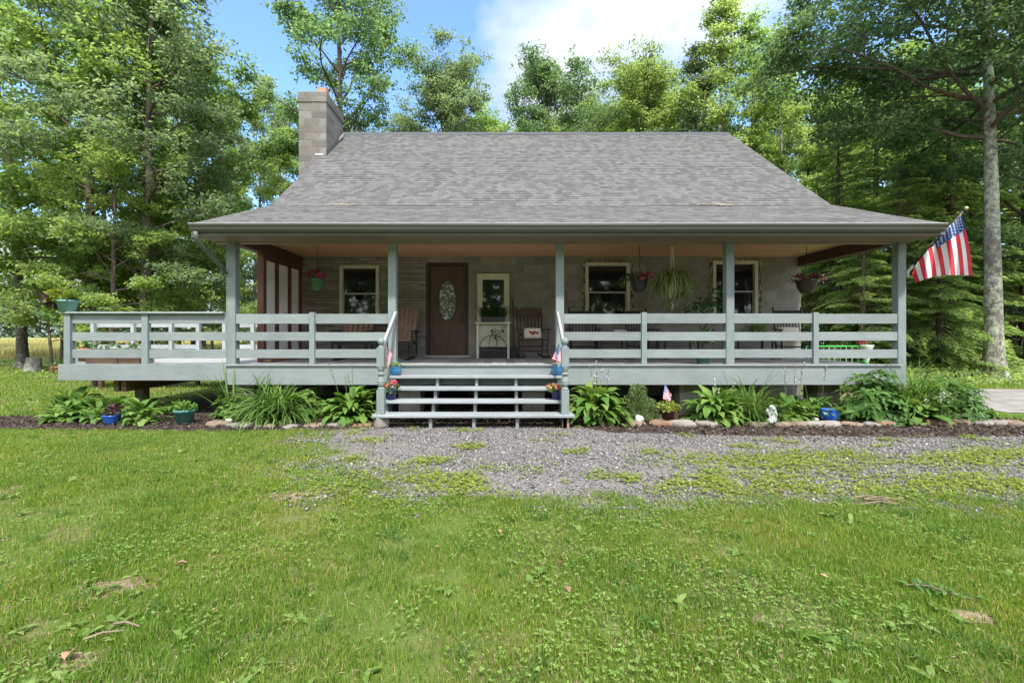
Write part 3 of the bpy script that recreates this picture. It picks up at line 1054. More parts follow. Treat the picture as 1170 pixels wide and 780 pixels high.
m = MB(); m.prism([(13.55, zr(13.55) + .10), (13.9, zr(13.9) + .10), (13.9, zr(13.9) + .19), (13.6, zr(13.6) + .17)], -4.883, -4.872)
m.build('flashing', PALESASH, chim)
MB().box(-5.2, -4.97, 12.585, 12.598, zr(12.6) + .02, zr(12.6) + .07).build('flashing', PALESASH, chim)

# ================================================================== porch deck
deck = thing('porch_deck', 'raised grey painted porch deck with horizontal board railings', 'deck', (-.5, 9, 0))
m = MB()
DXL, DXR, BX0 = -7.66, 6.87, -11.4
m.box(XL, DXR, YF + .002, YW - .003, ZD - .04, ZD)
m.box(DXL, XL - .001, YF + .002, 11.85, ZD - .04, ZD)
m.box(BX0, XL - .001, 11.851, 12.7, ZD - .04, ZD - .002)
m.build('deck_floor', DECKPAINT, deck)
for a, b, z0, z1 in ((DXL - .03, PX[0] - .04, ZD - .25, ZD + .03), (PX[0] - .036, DXR - .004, ZD - .325, ZD + .004)):
    m = MB(); m.box(a, b, YF - .045, YF, z0, z1); m.build('fascia', PAINT, deck, bevel=.004)
MB().box(PX[0] - .036, DXR + .03, YF - .075, YF + .001, ZD + .006, ZD + .03).build('deck_nosing', PAINT_WORN, deck)
MB().box(DXL - .032, DXL - .004, YF + .004, 11.85, ZD - .25, ZD - .002).build('fascia', PAINT, deck)
MB().box(BX0 - .03, BX0 - .002, 11.85, 12.7, ZD - .25, ZD - .006).build('fascia', PAINT, deck)
MB().box(BX0, DXL - .034, 11.82, 11.849, ZD - .25, ZD - .006).build('fascia', PAINT, deck)
MB().box(DXR + .002, DXR + .03, YF + .01, YW, ZD - .32, ZD - .004).build('fascia', PAINT, deck)
ZB = ((.135, .285), (.435, .585), (.735, .905))       # the three boards, above the floor


def rail(x0, x1, y, mids=(), cap=False, dz=0.0, mat=PAINT, t=.035):
    for lo, hi in ZB:
        j = rng.uniform(-.004, .004)
        m = MB(); m.box(x0 + .001, x1 - .001, y, y + t, ZD + lo + j + dz, ZD + hi + j + dz - (.002 if cap else 0))
        m.build('rail_board', mat, deck, bevel=.003)
    if cap:
        m = MB(); m.box(x0 - .06, x1 - .01, y - .05, y + .12, ZD + .906, ZD + .936); m.build('cap_rail', PAINT_WORN, deck, bevel=.004)


def rpost(x, y0=7.91, y1=8.0, z1=.925, w=.09):
    m = MB(); m.box(x - w / 2, x + w / 2, y0, y1, ZD + .031, ZD + z1); m.build('rail_post', PAINT_UP, deck, bevel=.004)


# boards run from post to post, butting each one
def bay(x0, x1, mid, cap=False):
    w = .045 if not cap else .055
    rail(x0, mid - w, 7.945, cap=False); rail(mid + w, x1, 7.945, cap=False)
    rpost(mid, z1=.905 if cap else .93, w=2 * w)
    if cap:
        m = MB(); m.box(x0 - .16, x1 - .01, 7.87, 8.06, ZD + .907, ZD + .937); m.build('cap_rail', PAINT_WORN, deck, bevel=.004)


m = MB(); m.box(-7.64, -7.53, 7.905, 8.015, ZD + .031, ZD + .905); m.build('rail_post', PAINT_UP, deck, bevel=.004)
bay(-7.53, PX[0] - .097, -6.24, True)
bay(PX[0] + .071, PX[1] - .071, -3.33)
bay(PX[2] + .071, PX[3] - .071, WX(735.5, 7.95))
bay(PX[3] + .071, PX[4] - .071, WX(931, 7.95))
# railing round the rear of the deck
for x0, x1, posts in ((BX0 + .05, -8.36, (-11.3, -10.2, -9.15, -8.4)), (-7.72, XL - .75, (-7.68, -6.9, -5.52))):
    for lo, hi in (ZB[0], ZB[2]):
        m = MB(); m.box(x0, x1, 12.60, 12.635, ZD + lo, ZD + hi - .03); m.build('rail_board', PAINT_LT, deck)
    for x in posts:
        m = MB(); m.box(x - .045, x + .045, 12.505, 12.598, ZD, ZD + .87); m.build('rail_post', PAINT_LT, deck)
# what carries it
for x in (-7.02, -6.88):
    m = MB(); m.box(x - .045, x + .045, 8.25, 12.6, .40, .62); m.build('support_beam', RAWWOOD, deck)
MB().box(-6.75, -6.72, 8.1, 12.6, .62, ZD - .042).build('floor_joist', DARKBEAM, deck)
for x in (-5.9, -5.2, -7.4):
    MB().box(x - .02, x + .02, YF + .004, 10.85, .66, ZD - .042).build('floor_joist', DARKBEAM, deck)
m = MB(); m.box(-6.98, -6.82, 8.62, 8.78, .14, .40); m.build('support_post', RAWWOOD, deck)
m = MB(); m.box(-7.03, -6.77, 8.55, 8.83, -.05, .14); m.build('footing', CONCRETE, deck, bevel=.02)
for x, y in ((-11.2, 12.5), (-9.8, 12.0), (-8.4, 12.5), (-6.9, 12.3), (-10.6, 12.0)):
    MB().box(x - .05, x + .05, y - .05, y + .05, 0, ZD - .05).build('support_post', DARKBEAM, deck)
MB().box(-5.07, -4.87, 8.3, 8.5, 0, .86).build('support_post', DARKBEAM, deck)
for x in (-4.72, -1.70, .55, 3.4, 5.9):
    m = MB(); m.box(x - .2, x + .2, 8.25, 8.65, 0, .55); m.build('block_pier', PIERBLOCK, deck)
MB().box(-4.72, 6.8, 8.15, 8.3, .556, .84).build('support_beam', RAWWOOD, deck)
# steps down behind the far railing
for k in range(4):
    m = MB(); m.box(-8.34, -7.74, 12.72 + .27 * k, 12.98 + .27 * k, ZD - .2 - .18 * k, ZD - .16 - .18 * k); m.build('rear_tread', PAINT_LT, deck)
for x in (-8.36, -7.72):
    MB().prism([(12.7, .88), (12.7, .62), (13.7, -.02), (13.9, -.02), (13.9, .1)], x - .02, x + .02).build('rear_stringer', PAINT_LT, deck)

# ================================================================== front steps
steps = thing('porch_steps', 'four wide grey open-backed steps with turned newel posts', 'steps', (-.45, 7.4, 0))
TR = [(7.60, .745), (7.37, .570), (7.13, .397), (6.87, .222)]
for i, (y, z) in enumerate(TR):
    x0, x1 = (-1.99, 1.08) if i == 3 else (-1.90, .98)
    m = MB(); m.box(x0, x1, y, y + (.285 if i else .255), z - .045, z); m.build('tread', PAINT_WORN, steps, bevel=.006)
SX = [-1.86, WX(492, 6.95), WX(541.5, 6.95), WX(591, 6.95), .94]
for i, x in enumerate(SX):
    p = [(6.93, 0.0), (6.93, .176), (7.21, .176), (7.21, .350), (7.44, .350), (7.44, .524), (7.66, .524), (7.66, .70), (7.852, .70), (7.852, .60), (7.3, 0.0)]
    t = .024 if 0 < i < 4 else .03
    MB().prism(p, x - t, x + t).build('stringer', PAINT if 0 < i < 4 else PAINT_UP, steps)
for sx in (-1, 1):
    x = -1.87 if sx < 0 else .945
    s, y = .058, 6.97
    m = MB()
    m.box(x - s, x + s, y - s, y + s, .224, .59)
    m.lathe([(.05, .59), (.058, .61), (.035, .63), (.055, .67), (.06, .72), (.045, .78), (.034, .80), (.055, .82), (.058, .84)], (x, y, 0), 20)
    m.lathe([(.058, .84), (.036, .86), (.05, .89), (.058, .92), (.058, .94)], (x, y, 0), 20)
    m.box(x - s, x + s, y - s, y + s, .94, 1.235)
    m.lathe([(.045, 1.235), (.05, 1.25), (.028, 1.262), (.024, 1.275), (.04, 1.288), (.053, 1.315), (.055, 1.335), (.045, 1.365), (.02, 1.383), (0, 1.386)], (x, y, 0), 20)
    m.build('newel_post', PAINT_UP, steps, bevel=.004)
    m = MB(); m.bar((x + .0, 7.01, 1.2), (x - sx * .0, 7.925, 1.80), .045, .09)
    m.build('handrail', PAINT_LT, steps, bevel=.006)

# ================================================================== flags
def flag_grid(pt, nu=26, nv=20):
    """pt(u, v) -> point; u across the 13 stripes (0 = last stripe, 1 = first), v from hoist to fly"""
    V = np.array([[pt(i / nu, j / nv) for j in range(nv + 1)] for i in range(nu + 1)]).reshape(-1, 3)
    Q, M = [], []
    for i in range(nu):
        for j in range(nv):
            a = i * (nv + 1) + j
            Q.append((a, a + 1, a + nv + 2, a + nv + 1))
            stripe = int((i + .5) / nu * 13)
            canton = stripe >= 6 and (j + .5) / nv < .4
            M.append(2 if canton else (0 if stripe % 2 == 0 else 1))
    return V, np.array(Q), M


def add_flag(root, pt, nv=20, star=True, size=.02):
    V, Q, M = flag_grid(pt, 26, nv)
    off = np.array(ORG[root.name])
    vs, fs, ms, n = [V - off], [Q], list(M), len(V)
    cloth = link('flag_cloth', np_mesh('flag_cloth', np.concatenate(vs), [np.concatenate(fs)], True, midx=ms), [FLAG_R, FLAG_W, FLAG_B], root)
    if star:
        mb = MB()
        for r in range(9):
            for c in range(6 if r % 2 == 0 else 5):
                u = 6 / 13 + (r + 1) / 10 * 7 / 13
                v = .4 * ((c * 2 + (1 if r % 2 == 0 else 2)) / 12)
                p = Vector(pt(u, v)); e = .01
                du = (Vector(pt(u + e, v)) - p).normalized(); dv = (Vector(pt(u, v + e)) - p).normalized()
                nn = du.cross(dv).normalized()
                for sgn in (-1, 1):
                    q = p + nn * .004 * sgn
                    ring_ = []
                    for k in range(10):
                        a = math.pi * k / 5
                        rr = size if k % 2 == 0 else size * .42
                        ring_.append(q + du * rr * math.cos(a) + dv * rr * math.sin(a))
                    mb.add(ring_, [tuple(range(10))])
        o = mb.build('star_pattern', FLAG_W, cloth)
    return cloth


def lerp(a, b, t):
    return tuple(x + (y - x) * t for x, y in zip(a, b))


# large flag on the corner post
A = (PX[4] + .075, 7.93, CZ + 70 * 7.93 / F)
T = W(1104, 238, 7.35)
fl = thing('house_flag', 'large striped American flag drooping from a pole on the porch corner post', 'flag', A)
m = MB(); m.tube([A, lerp(A, T, .5), T], .014, 10); m.build('flag_pole', BLACK, fl, True)
m = MB(); m.lathe([(0, -.03), (.022, -.02), (.03, 0), (.022, .02), (0, .032)], T, 14); m.build('finial', GOLD, fl, True)
m = MB(); m.box(A[0] - .005, A[0] + .012, A[1] - .04, A[1] + .04, A[2] - .07, A[2] + .05); m.tube([(A[0], A[1], A[2] - .02), lerp(A, T, .12)], .022, 10); m.build('bracket', PALESASH, fl)
hoist = [(1042, 312), (1050, 296), (1062, 281), (1069, 272.5), (1082, 261), (1092, 252), (1099, 245)]
fly = [(1046.5, 323), (1056, 319), (1067, 316), (1078, 314.5), (1090, 314), (1101, 314.5), (1111.5, 315)]


def pl(L, t):
    s = t * (len(L) - 1); i = min(int(s), len(L) - 2)
    return (L[i][0] + (L[i + 1][0] - L[i][0]) * (s - i), L[i][1] + (L[i + 1][1] - L[i][1]) * (s - i))


def big_flag(u, v):
    a, b = pl(hoist, u), pl(fly, u)
    vv = v ** 1.55
    x, y = a[0] + (b[0] - a[0]) * vv, a[1] + (b[1] - a[1]) * vv
    x += 4.0 * math.sin(math.pi * vv) * (u - .15) * .6
    along = max(0, min(1, (x - 1037) / 67))
    Y = 7.93 + (7.35 - 7.93) * (along * .55 + .45 * u) - .02
    Y += .05 * math.sin(u * 15 + v * 2.2) * v ** .6 + .02 * math.sin(u * 31 + v * 4) * v
    return W(x, y, Y)


add_flag(fl, big_flag, 20, True, .017)
m = MB()
for k in range(5):
    p = lerp(A, T, .52 + .1 * k)
    m.tube([p, lerp(p, big_flag(.46 + .125 * k, .01), 1.0)], .004, 5)
m.build('flag_ring', GOLD, fl)


def small_flag(name, label, foot, tip, hoist2, fly2, Y, group='small striped stick flags in the flower pots'):
    r = thing('stick_flag', label, 'flag', W(*foot, Y), 0, group)
    a, b = W(*foot, Y), W(*tip, Y)
    m = MB(); m.tube([a, b], .006, 6); m.build('flag_stick', TAN, r)

    def pt(u, v):
        p, q = pl(hoist2, u), pl(fly2, u)
        x, y = p[0] + (q[0] - p[0]) * v, p[1] + (q[1] - p[1]) * v
        return W(x, y, Y - .012 + .02 * math.sin(u * 7 + v * 5) * v)
    add_flag(r, pt, 10, True, .006)
    return r


small_flag('f', 'little American flag behind the newel post in the blue pot with yellow-green sprouts', (441, 428), (441.5, 394), [(442, 412), (442, 395)], [(443, 422), (448.5, 404)], 7.50)
small_flag('f', 'little American flag in the empty-looking blue pot on the top step', (637.5, 424), (638.5, 391), [(630.5, 410.5), (638.3, 392.5)], [(642.5, 415), (645, 409)], 7.66)
small_flag('f', 'faded little American flag stuck in the brown pot before the dark crawl space', (762, 462), (759.5, 437), [(757.5, 456), (759.5, 438)], [(766, 458), (767.5, 451)], 7.42)


# ================================================================== small plants in containers
def rs_(k):
    return np.random.RandomState(k)


def blob_leaves(rs, n, c, r, L, wr=.35, up=.6, flat=.7):
    P = rs.normal(0, 1, (n, 3)); P = unit(P) * (rs.uniform(.25, 1, (n, 1)) ** .5)
    D = P + rs.normal(0, .5, (n, 3)) + np.array([0, 0, .1])
    N = rs.normal(0, .5, (n, 3)) + np.array([0, 0, up])
    P = P * np.array(r) + np.array(c)
    return leaf_quads(P, D, N, L * rs.uniform(.6, 1.3, n), wr)


def petals(rs, n, c, r, s, per=5):
    """flower heads: PER petals round each centre"""
    C = unit(rs.normal(0, 1, (n, 3)) * np.array([1, 1, .8]) + np.array([0, -.35, .35])) * np.array(r) * rs.uniform(.75, 1.05, (n, 1)) + np.array(c)
    ax = unit(C - np.array(c) + rs.normal(0, .15, (n, 3)) + np.array([0, -.02, .03]))
    t1 = unit(np.cross(ax, rs.normal(0, 1, (n, 3)))); t2 = np.cross(ax, t1)
    P, D, N = [], [], []
    for k in range(per):
        a = 2 * np.pi * k / per
        d = t1 * np.cos(a) + t2 * np.sin(a)
        P.append(C); D.append(d + ax * .35); N.append(ax)
    P, D, N = map(np.concatenate, (P, D, N))
    return leaf_quads(P, D, N, np.full(len(P), s) * rs.uniform(.8, 1.2, len(P)), .48)


POTS = {
    'round': lambda r, h: [(0, 0), (r * .62, 0), (r * .80, h * .12), (r * .98, h * .42), (r, h * .62), (r * .93, h * .85), (r * .96, h * .93), (r * 1.0, h), (r * .90, h), (r * .86, h * .88), (0, h * .86)],
    'taper': lambda r, h: [(0, 0), (r * .70, 0), (r * .92, h * .82), (r * 1.0, h * .83), (r * 1.04, h), (r * .95, h), (r * .9, h * .86), (0, h * .84)],
    'bowl': lambda r, h: [(0, 0), (r * .55, 0), (r * .6, h * .08), (r * .9, h * .5), (r * .98, h * .85), (r * 1.03, h * .9), (r * 1.03, h), (r * .95, h), (r * .9, h * .86), (0, h * .84)],
    'straight': lambda r, h: [(0, 0), (r * .84, 0), (r * .94, h * .9), (r, h * .91), (r, h), (r * .92, h), (r * .9, h * .9), (0, h * .88)],
    'urn': lambda r, h: [(0, 0), (r * .55, 0), (r * .5, h * .1), (r * .25, h * .2), (r * .28, h * .3), (r * .6, h * .55), (r * .85, h * .85), (r * 1.08, h * .97), (r * 1.05, h), (r * .9, h), (r * .75, h * .85), (0, h * .84)],
}


def potted(name, label, cat, loc, pot, r, h, mat, leaves, blooms=(), group=None, sq=False):
    o = thing(name, label, cat, loc, 0, group)
    m = MB(); m.lathe(POTS[pot](r, h), loc, 24); m.build('pot', mat, o, True)
    m = MB(); m.lathe([(0, h * .875), (r * .86, h * .875)], loc, 20); m.build('soil', SOIL, o)
    for lm, parts in leaves:
        foliage('foliage', parts, lm, o)
    for lm, parts in blooms:
        foliage('blossom', parts, lm, o)
    return o


def px_at(px, py, Y, dy=0):
    w = W(px, py, Y)
    return w


# pots on the steps
zt = TR[0][1] + .002
o = potted('blue_pot', 'glazed sky-blue pot of yellow-green sprouts on the top step by the left newel', 'pot', (WX(452, 7.72), 7.72, zt), 'round', .098, .145, BLUEGLAZE,
           [(HOSTAMAT, [blob_leaves(rs_(1), 60, (0, 0, .15), (.075, .075, .05), .045)])], group='blue pots on the top step')
o = potted('blue_pot', 'glazed sky-blue pot holding a stick flag on the top step by the right newel', 'pot', (WX(637.5, 7.72), 7.72, zt), 'round', .098, .16, BLUEGLAZE,
           [(LILYMAT, [blob_leaves(rs_(2), 26, (0, 0, .14), (.06, .06, .03), .035)])], group='blue pots on the top step')
zt = TR[2][1] + .002
potted('flower_pot', 'navy pot of pink and salmon geraniums on the lower step', 'potted flowers', (WX(447, 7.27), 7.27, zt), 'straight', .085, .16, NAVY,
       [(SHRUBMAT, [blob_leaves(rs_(3), 110, (0, 0, .19), (.12, .11, .07), .055, .45)])],
       [(PINK, [petals(rs_(4), 30, (.045, -.03, .27), (.042, .042, .04), .026)]), (CORAL, [petals(rs_(5), 26, (-.06, -.04, .215), (.05, .045, .035), .024)])], 'navy flower pots on the steps')
potted('flower_pot', 'navy pot of low coral begonias on the lower step', 'potted flowers', (WX(636, 7.27), 7.27, zt), 'straight', .085, .155, NAVY,
       [(HOSTAMAT, [blob_leaves(rs_(6), 120, (-.02, 0, .175), (.14, .11, .055), .05, .45)])],
       [(CORAL, [petals(rs_(7), 26, (-.03, -.02, .20), (.13, .10, .045), .026)])], 'navy flower pots on the steps')

# pots in the bed
potted('blue_bowl', 'low cobalt-blue bowl of dark red leaves in the mulch under the open deck', 'pot', (WX(127.5, 7.25), 7.25, .005), 'bowl', .125, .155, COBALT,
       [(PURPLELEAF, [blob_leaves(rs_(8), 90, (.03, 0, .22), (.10, .09, .07), .07)]), (HOSTAMAT, [blob_leaves(rs_(9), 40, (-.04, 0, .17), (.07, .07, .03), .04)])])
potted('teal_pot', 'tapered teal pot filled with bright green herbs on the mulch', 'pot', (WX(211, 7.28), 7.28, .005), 'taper', .155, .235, TEAL,
       [(HOSTAMAT, [blob_leaves(rs_(10), 160, (0, 0, .26), (.14, .13, .07), .07)])])
potted('cobalt_pot', 'round cobalt-blue pot of broad green leaves between hostas and shrub', 'pot', (WX(947.5, 7.42), 7.42, .02), 'round', .128, .20, COBALT,
       [(HOSTAMAT, [strap_leaves(rs_(11), 26, .30, .085, (35, 80), 1.5, .06, 'ovate', 8)])])
potted('terracotta_pot', 'brown clay pot of yellow-green leaves by the dark crawl space', 'pot', (WX(763, 7.45), 7.45, .01), 'taper', .12, .21, TERRA,
       [(WEEDMAT, [blob_leaves(rs_(12), 150, (.0, 0, .245), (.19, .15, .06), .065, .42)])],
       [(WHITEPETAL, [petals(rs_(13), 5, (0, -.02, .26), (.10, .08, .04), .014)])])

# planter on the corner of the railing
c = (WX(77, 7.96), 7.96, ZD + .939)
o = potted('rail_planter', 'faded teal planter of trailing leaves on the corner of the deck railing', 'planter', c, 'taper', .155, .205, TEAL_LT,
           [(WEEDMAT, [blob_leaves(rs_(14), 150, (-.09, -.03, .27), (.20, .15, .11), .085, .45)]),
            (LILYMAT, [tuple([strap_leaves(rs_(15), 70, .34, .014, (40, 80), 1.2, .05)[0] + np.array([.11, 0, .18]), strap_leaves(rs_(15), 70, .34, .014, (40, 80), 1.2, .05)[1]])]),
            (PURPLELEAF, [blob_leaves(rs_(16), 110, (-.20, -.06, .20), (.11, .1, .12), .07, .45)]),
            (HOSTAMAT, [blob_leaves(rs_(17), 110, (-.24, -.05, .0), (.12, .1, .19), .07, .42)])])


# hanging baskets
def basket(label, px, Y, pot_top, pot_h, r, mat, shape, parts, blooms, hook=True):
    x, z = WX(px, Y), CZ - (pot_top - CY) * Y / F
    o = thing('hanging_basket', label, 'hanging basket', (x, Y, z - pot_h))
    m = MB(); m.lathe(POTS[shape](r, pot_h), (x, Y, z - pot_h), 24); m.build('pot', mat, o, True)
    m = MB(); m.lathe([(0, pot_h * .875), (r * .86, pot_h * .875)], (x, Y, z - pot_h), 20); m.build('soil', SOIL, o)
    m = MB()
    top = z + .42
    for k in range(3):
        a = 2.1 * k + .4
        m.tube([(x + r * .95 * math.cos(a), Y + r * .95 * math.sin(a), z - .01), (x, Y, z + .30)], .0035, 5)
    m.tube([(x, Y, z + .30), (x, Y, 3.236)], .004 if not hook else .006, 6)
    if hook:
        m.tube([(x, Y, z + .36), (x + .03, Y, z + .38), (x + .035, Y, z + .42), (x, Y, z + .45)], .007, 6)
    m.build('hanger', BLACK, o)
    for lm, p in parts:
        foliage('foliage', p, lm, o, off=(0, 0, pot_h))
    for lm, p in blooms:
        foliage('blossom', p, lm, o, off=(0, 0, pot_h))
    return o


basket('green hanging pot of magenta petunias in front of the thin-coursed wall', 363, 9.3, 318, .235, .135, GREENPOT, 'taper',
       [(DARKPLANT, [blob_leaves(rs_(20), 150, (-.03, 0, .06), (.21, .17, .10), .05)])],
       [(CRIMSON, [petals(rs_(21), 30, (-.04, -.01, .07), (.20, .16, .10), .034)]), (MAGENTA, [petals(rs_(22), 24, (.10, -.05, .03), (.12, .12, .10), .036)])], False)
basket('charcoal hanging pot of pink petunias on a black hook beside the peeling window', 730.5, 9.2, 318.5, .26, .165, DARKPOT, 'bowl',
       [(DARKPLANT, [blob_leaves(rs_(23), 170, (-.05, 0, .03), (.27, .2, .09), .05)]), (SPIDERMAT, [blob_leaves(rs_(24), 30, (-.28, -.02, .0), (.10, .1, .04), .07, .2)])],
       [(MAGENTA, [petals(rs_(25), 20, (.10, -.04, .04), (.20, .15, .09), .042)]), (PINK, [petals(rs_(26), 9, (-.02, -.14, -.01), (.07, .05, .05), .042)])])
basket('dark brown hanging bowl of crimson petunias at the open end of the porch', 921.5, 9.2, 321, .245, .19, BROWNPOT, 'bowl',
       [(DARKPLANT, [blob_leaves(rs_(27), 200, (0, 0, .04), (.32, .24, .10), .05)])],
       [(CRIMSON, [petals(rs_(28), 44, (.0, -.02, .05), (.30, .22, .10), .036)]), (MAGENTA, [petals(rs_(29), 14, (.10, -.08, .02), (.22, .16, .08), .034)])])
# macrame spider plant
x, Y = WX(768, 9.0), 9.0
zp = CZ + 56 * Y / F
o = thing('macrame_hanger', 'trailing spider plant in a cream macrame hanger from the porch ceiling', 'hanging plant', (x, Y, zp))
m = MB(); m.lathe([(0, -.16), (.05, -.16), (.08, -.10), (.095, 0), (.085, 0), (0, -.03)], (x, Y, zp), 18); m.build('pot', CREAM, o, True)
m = MB()
m.tube([(x, Y, 3.236), (x, Y, 3.19)], .02, 8); m.lathe([(.0, 0), (.035, .01), (.045, .05), (.03, .09), (.02, .11)], (x, Y, 3.09), 10)
for k in range(4):
    a = 1.57 * k + .5
    q = [(x + .012 * math.cos(a), Y + .012 * math.sin(a), 3.10), (x + .05 * math.cos(a), Y + .05 * math.sin(a), zp + .25), (x + .13 * math.cos(a), Y + .13 * math.sin(a), zp), (x + .06 * math.cos(a), Y + .06 * math.sin(a), zp - .24), (x, Y, zp - .34)]
    m.tube(q, .013, 6)
m.tube([(x, Y, zp - .32), (x, Y, zp - .48)], [.02, .03], 6)
m.build('macrame_cord', ROPE, o)
parts = [strap_leaves(rs_(30), 420, .60, .018, (10, 85), 2.9, .10, 'strap', 8)]
for k, (dx, dz) in enumerate(((-.17, -.42), (.08, -.30), (.20, -.24), (-.08, -.50), (.24, -.33), (-.02, -.38))):
    v, f = strap_leaves(rs_(31 + k), 34, .17, .012, (0, 80), 1.6, .02)
    parts.append((v + np.array([dx, -.05, dz]), f))
foliage('foliage', parts, SPIDERMAT, o, off=(0, 0, .03))

# ================================================================== porch furniture
def rocker(name, label, x, y, rz, mat, w=.56, slats=7, curved=False, group=None, hb=1.10):
    o = thing(name, label, 'rocking chair', (0, 0, 0), 0, group)
    hw = w / 2
    m = MB(); m.box(-hw + .02, hw - .02, -.24, .22, .40, .43); m.build('seat', mat, o, bevel=.01)
    m = MB()
    for s in (-1, 1):
        m.tube([(s * hw * .9, .20, .41), (s * hw * .98, .27, .75), (s * hw, .37, hb)], .02, 8)
        m.lathe([(.018, 0), (.026, .02), (0, .05)], (s * hw, .37, hb), 8)
    if curved:
        m.prism([(-hw * 1.04, hb - .15), (hw * 1.04, hb - .15), (hw * .96, hb - .01), (hw * .5, hb + .035), (-hw * .5, hb + .035), (-hw * .96, hb - .01)], .34, .375, 'y')
    else:
        m.bar((-hw, .36, hb - .07), (hw, .36, hb - .07), .025, .07)
    m.bar((-hw * .93, .235, .52), (hw * .93, .235, .52), .025, .05)
    m.build('backrest', mat, o)
    for k in range(slats):
        t = (k + .5) / slats * 2 - 1
        m = MB(); m.tube([(t * hw * .84, .235, .52), (t * hw * .86, .285, .78), (t * hw * .88, .355, hb - .09)], [.012, .018 if curved else .011, .012], 6)
        m.build('back_slat', mat, o)
    for s in (-1, 1):
        m = MB(); m.box(s * hw * 1.04 - .04, s * hw * 1.04 + .04, -.30, .26, .625, .65); m.build('armrest', mat, o, bevel=.008)
        for yy, zt in ((-.22, .624), (.2, .40)):
            m = MB(); m.tube([(s * hw * .92, yy, .075), (s * hw * .94, yy, .3), (s * hw * 1.0, yy, zt)], [.016, .022, .016], 8); m.build('leg', mat, o)
        m = MB()
        pts = [(s * hw * .92, -.42 + .11 * k, .03 + .055 * ((k - 4) / 4.5) ** 2) for k in range(10)]
        for a, b in zip(pts, pts[1:]):
            m.bar(a, b, .03, .04)
        m.build('rocker', mat, o)
    m = MB()
    for zz in (.16, .26):
        m.tube([(-hw * .93, -.22, zz), (hw * .93, -.22, zz)], .011, 6); m.tube([(-hw * .93, .2, zz), (hw * .93, .2, zz)], .011, 6)
        for s in (-1, 1): m.tube([(s * hw * .93, -.22, zz + .03), (s * hw * .93, .2, zz + .03)], .011, 6)
    m.build('stretcher', mat, o)
    o.location = (x, y, ZD + .012); o.rotation_euler = (0, 0, rz)
    return o


o = rocker('rocking_chair', 'dark red-brown spindle rocking chair with a cream cushion beside the hall stand', WX(609, 10.05), 10.05, R(12), BROWNWOOD, .58, 6, True)
def cushion(label, x, y, z, w, h, t, tilt, rz, motif=True):
    c = thing('cushion', label, 'cushion', (x, y, z), rz)
    nu = 14
    V, Q = [], []
    for side in (-1, 1):
        for i in range(nu + 1):
            for j in range(nu + 1):
                u, v = i / nu * 2 - 1, j / nu * 2 - 1
                k = max(0, (1 - u ** 4) * (1 - v ** 4)) ** .6
                V.append((u * w / 2 * (1 - .05 * v * v), side * t / 2 * k, h / 2 + v * h / 2 * (1 - .05 * u * u)))
    for s in range(2):
        b = s * (nu + 1) ** 2
        for i in range(nu):
            for j in range(nu):
                a = b + i * (nu + 1) + j
                q = (a, a + 1, a + nu + 2, a + nu + 1)
                Q.append(q if s else q[::-1])
    rot = Matrix.Rotation(tilt, 3, 'X')
    V = [tuple(rot @ Vector(p)) for p in V]
    link('cushion_cover', np_mesh('cushion_cover', V, [np.array(Q)], True), CUSHION, c)
    if motif:
        rs = rs_(40); mm = MB()
        for cx, cz, rr in ((-.05, .13, .05), (.03, .14, .045), (.08, .11, .04), (-.01, .10, .05), (-.09, .15, .025), (.11, .14, .02)):
            ring_ = []
            for k in range(12):
                a = 2 * math.pi * k / 12; r_ = rr * rs.uniform(.65, 1.1)
                ring_.append(tuple(rot @ Vector((cx * w / .4 + r_ * math.cos(a), -t / 2 - .002 - .0005 * k % .001, cz * h / .25 + r_ * .75 * math.sin(a)))))
            mm.add(ring_, [tuple(range(12))])
        off = ORG.pop(c.name); ORG[c.name] = Vector((0, 0, 0))
        mm.build('cushion_motif', CUSHRED, c)
        ORG[c.name] = off
    return c


cushion('cream cushion with a dark red leaf motif on the brown rocking chair', WX(609, 10.0), 9.98, ZD + .45, .40, .24, .12, R(-14), R(12))
rocker('rocking_chair', 'black slat-back rocking chair under the peeling window next to the stair rail', WX(667, 10.0), 10.0, R(-4), BLACKWOOD, .60, 7)
rocker('rocking_chair', 'black slat-back rocking chair below the charcoal hanging pot', WX(733, 10.0), 10.0, R(6), BLACKWOOD, .52, 7)
rocker('rocking_chair', 'black slat-back rocking chair with a pale cushion near the end of the house wall', WX(902, 10.0), 9.9, R(-16), BLACKWOOD, .56, 8)
cushion('plain pale cushion on the black rocking chair near the house corner', WX(900, 9.9), 9.86, ZD + .45, .42, .26, .12, R(-14), R(-16), False)


def table(label, x0, x1, y0, y1, h, mat=BLACKWOOD, top=None):
    o = thing('side_table', label, 'table', ((x0 + x1) / 2, (y0 + y1) / 2, ZD + .002))
    m = MB(); m.box(x0, x1, y0, y1, ZD + h - .03, ZD + h); m.build('table_top', top or mat, o, bevel=.005)
    for x in (x0 + .03, x1 - .03):
        for y in (y0 + .03, y1 - .03):
            MB().box(x - .017, x + .017, y - .017, y + .017, ZD + .002, ZD + h - .031).build('leg', mat, o)
    m = MB()
    for y in (y0 + .03, y1 - .03): m.box(x0 + .048, x1 - .048, y - .01, y + .01, ZD + .16, ZD + .19)
    m.build('stretcher', mat, o)
    return o


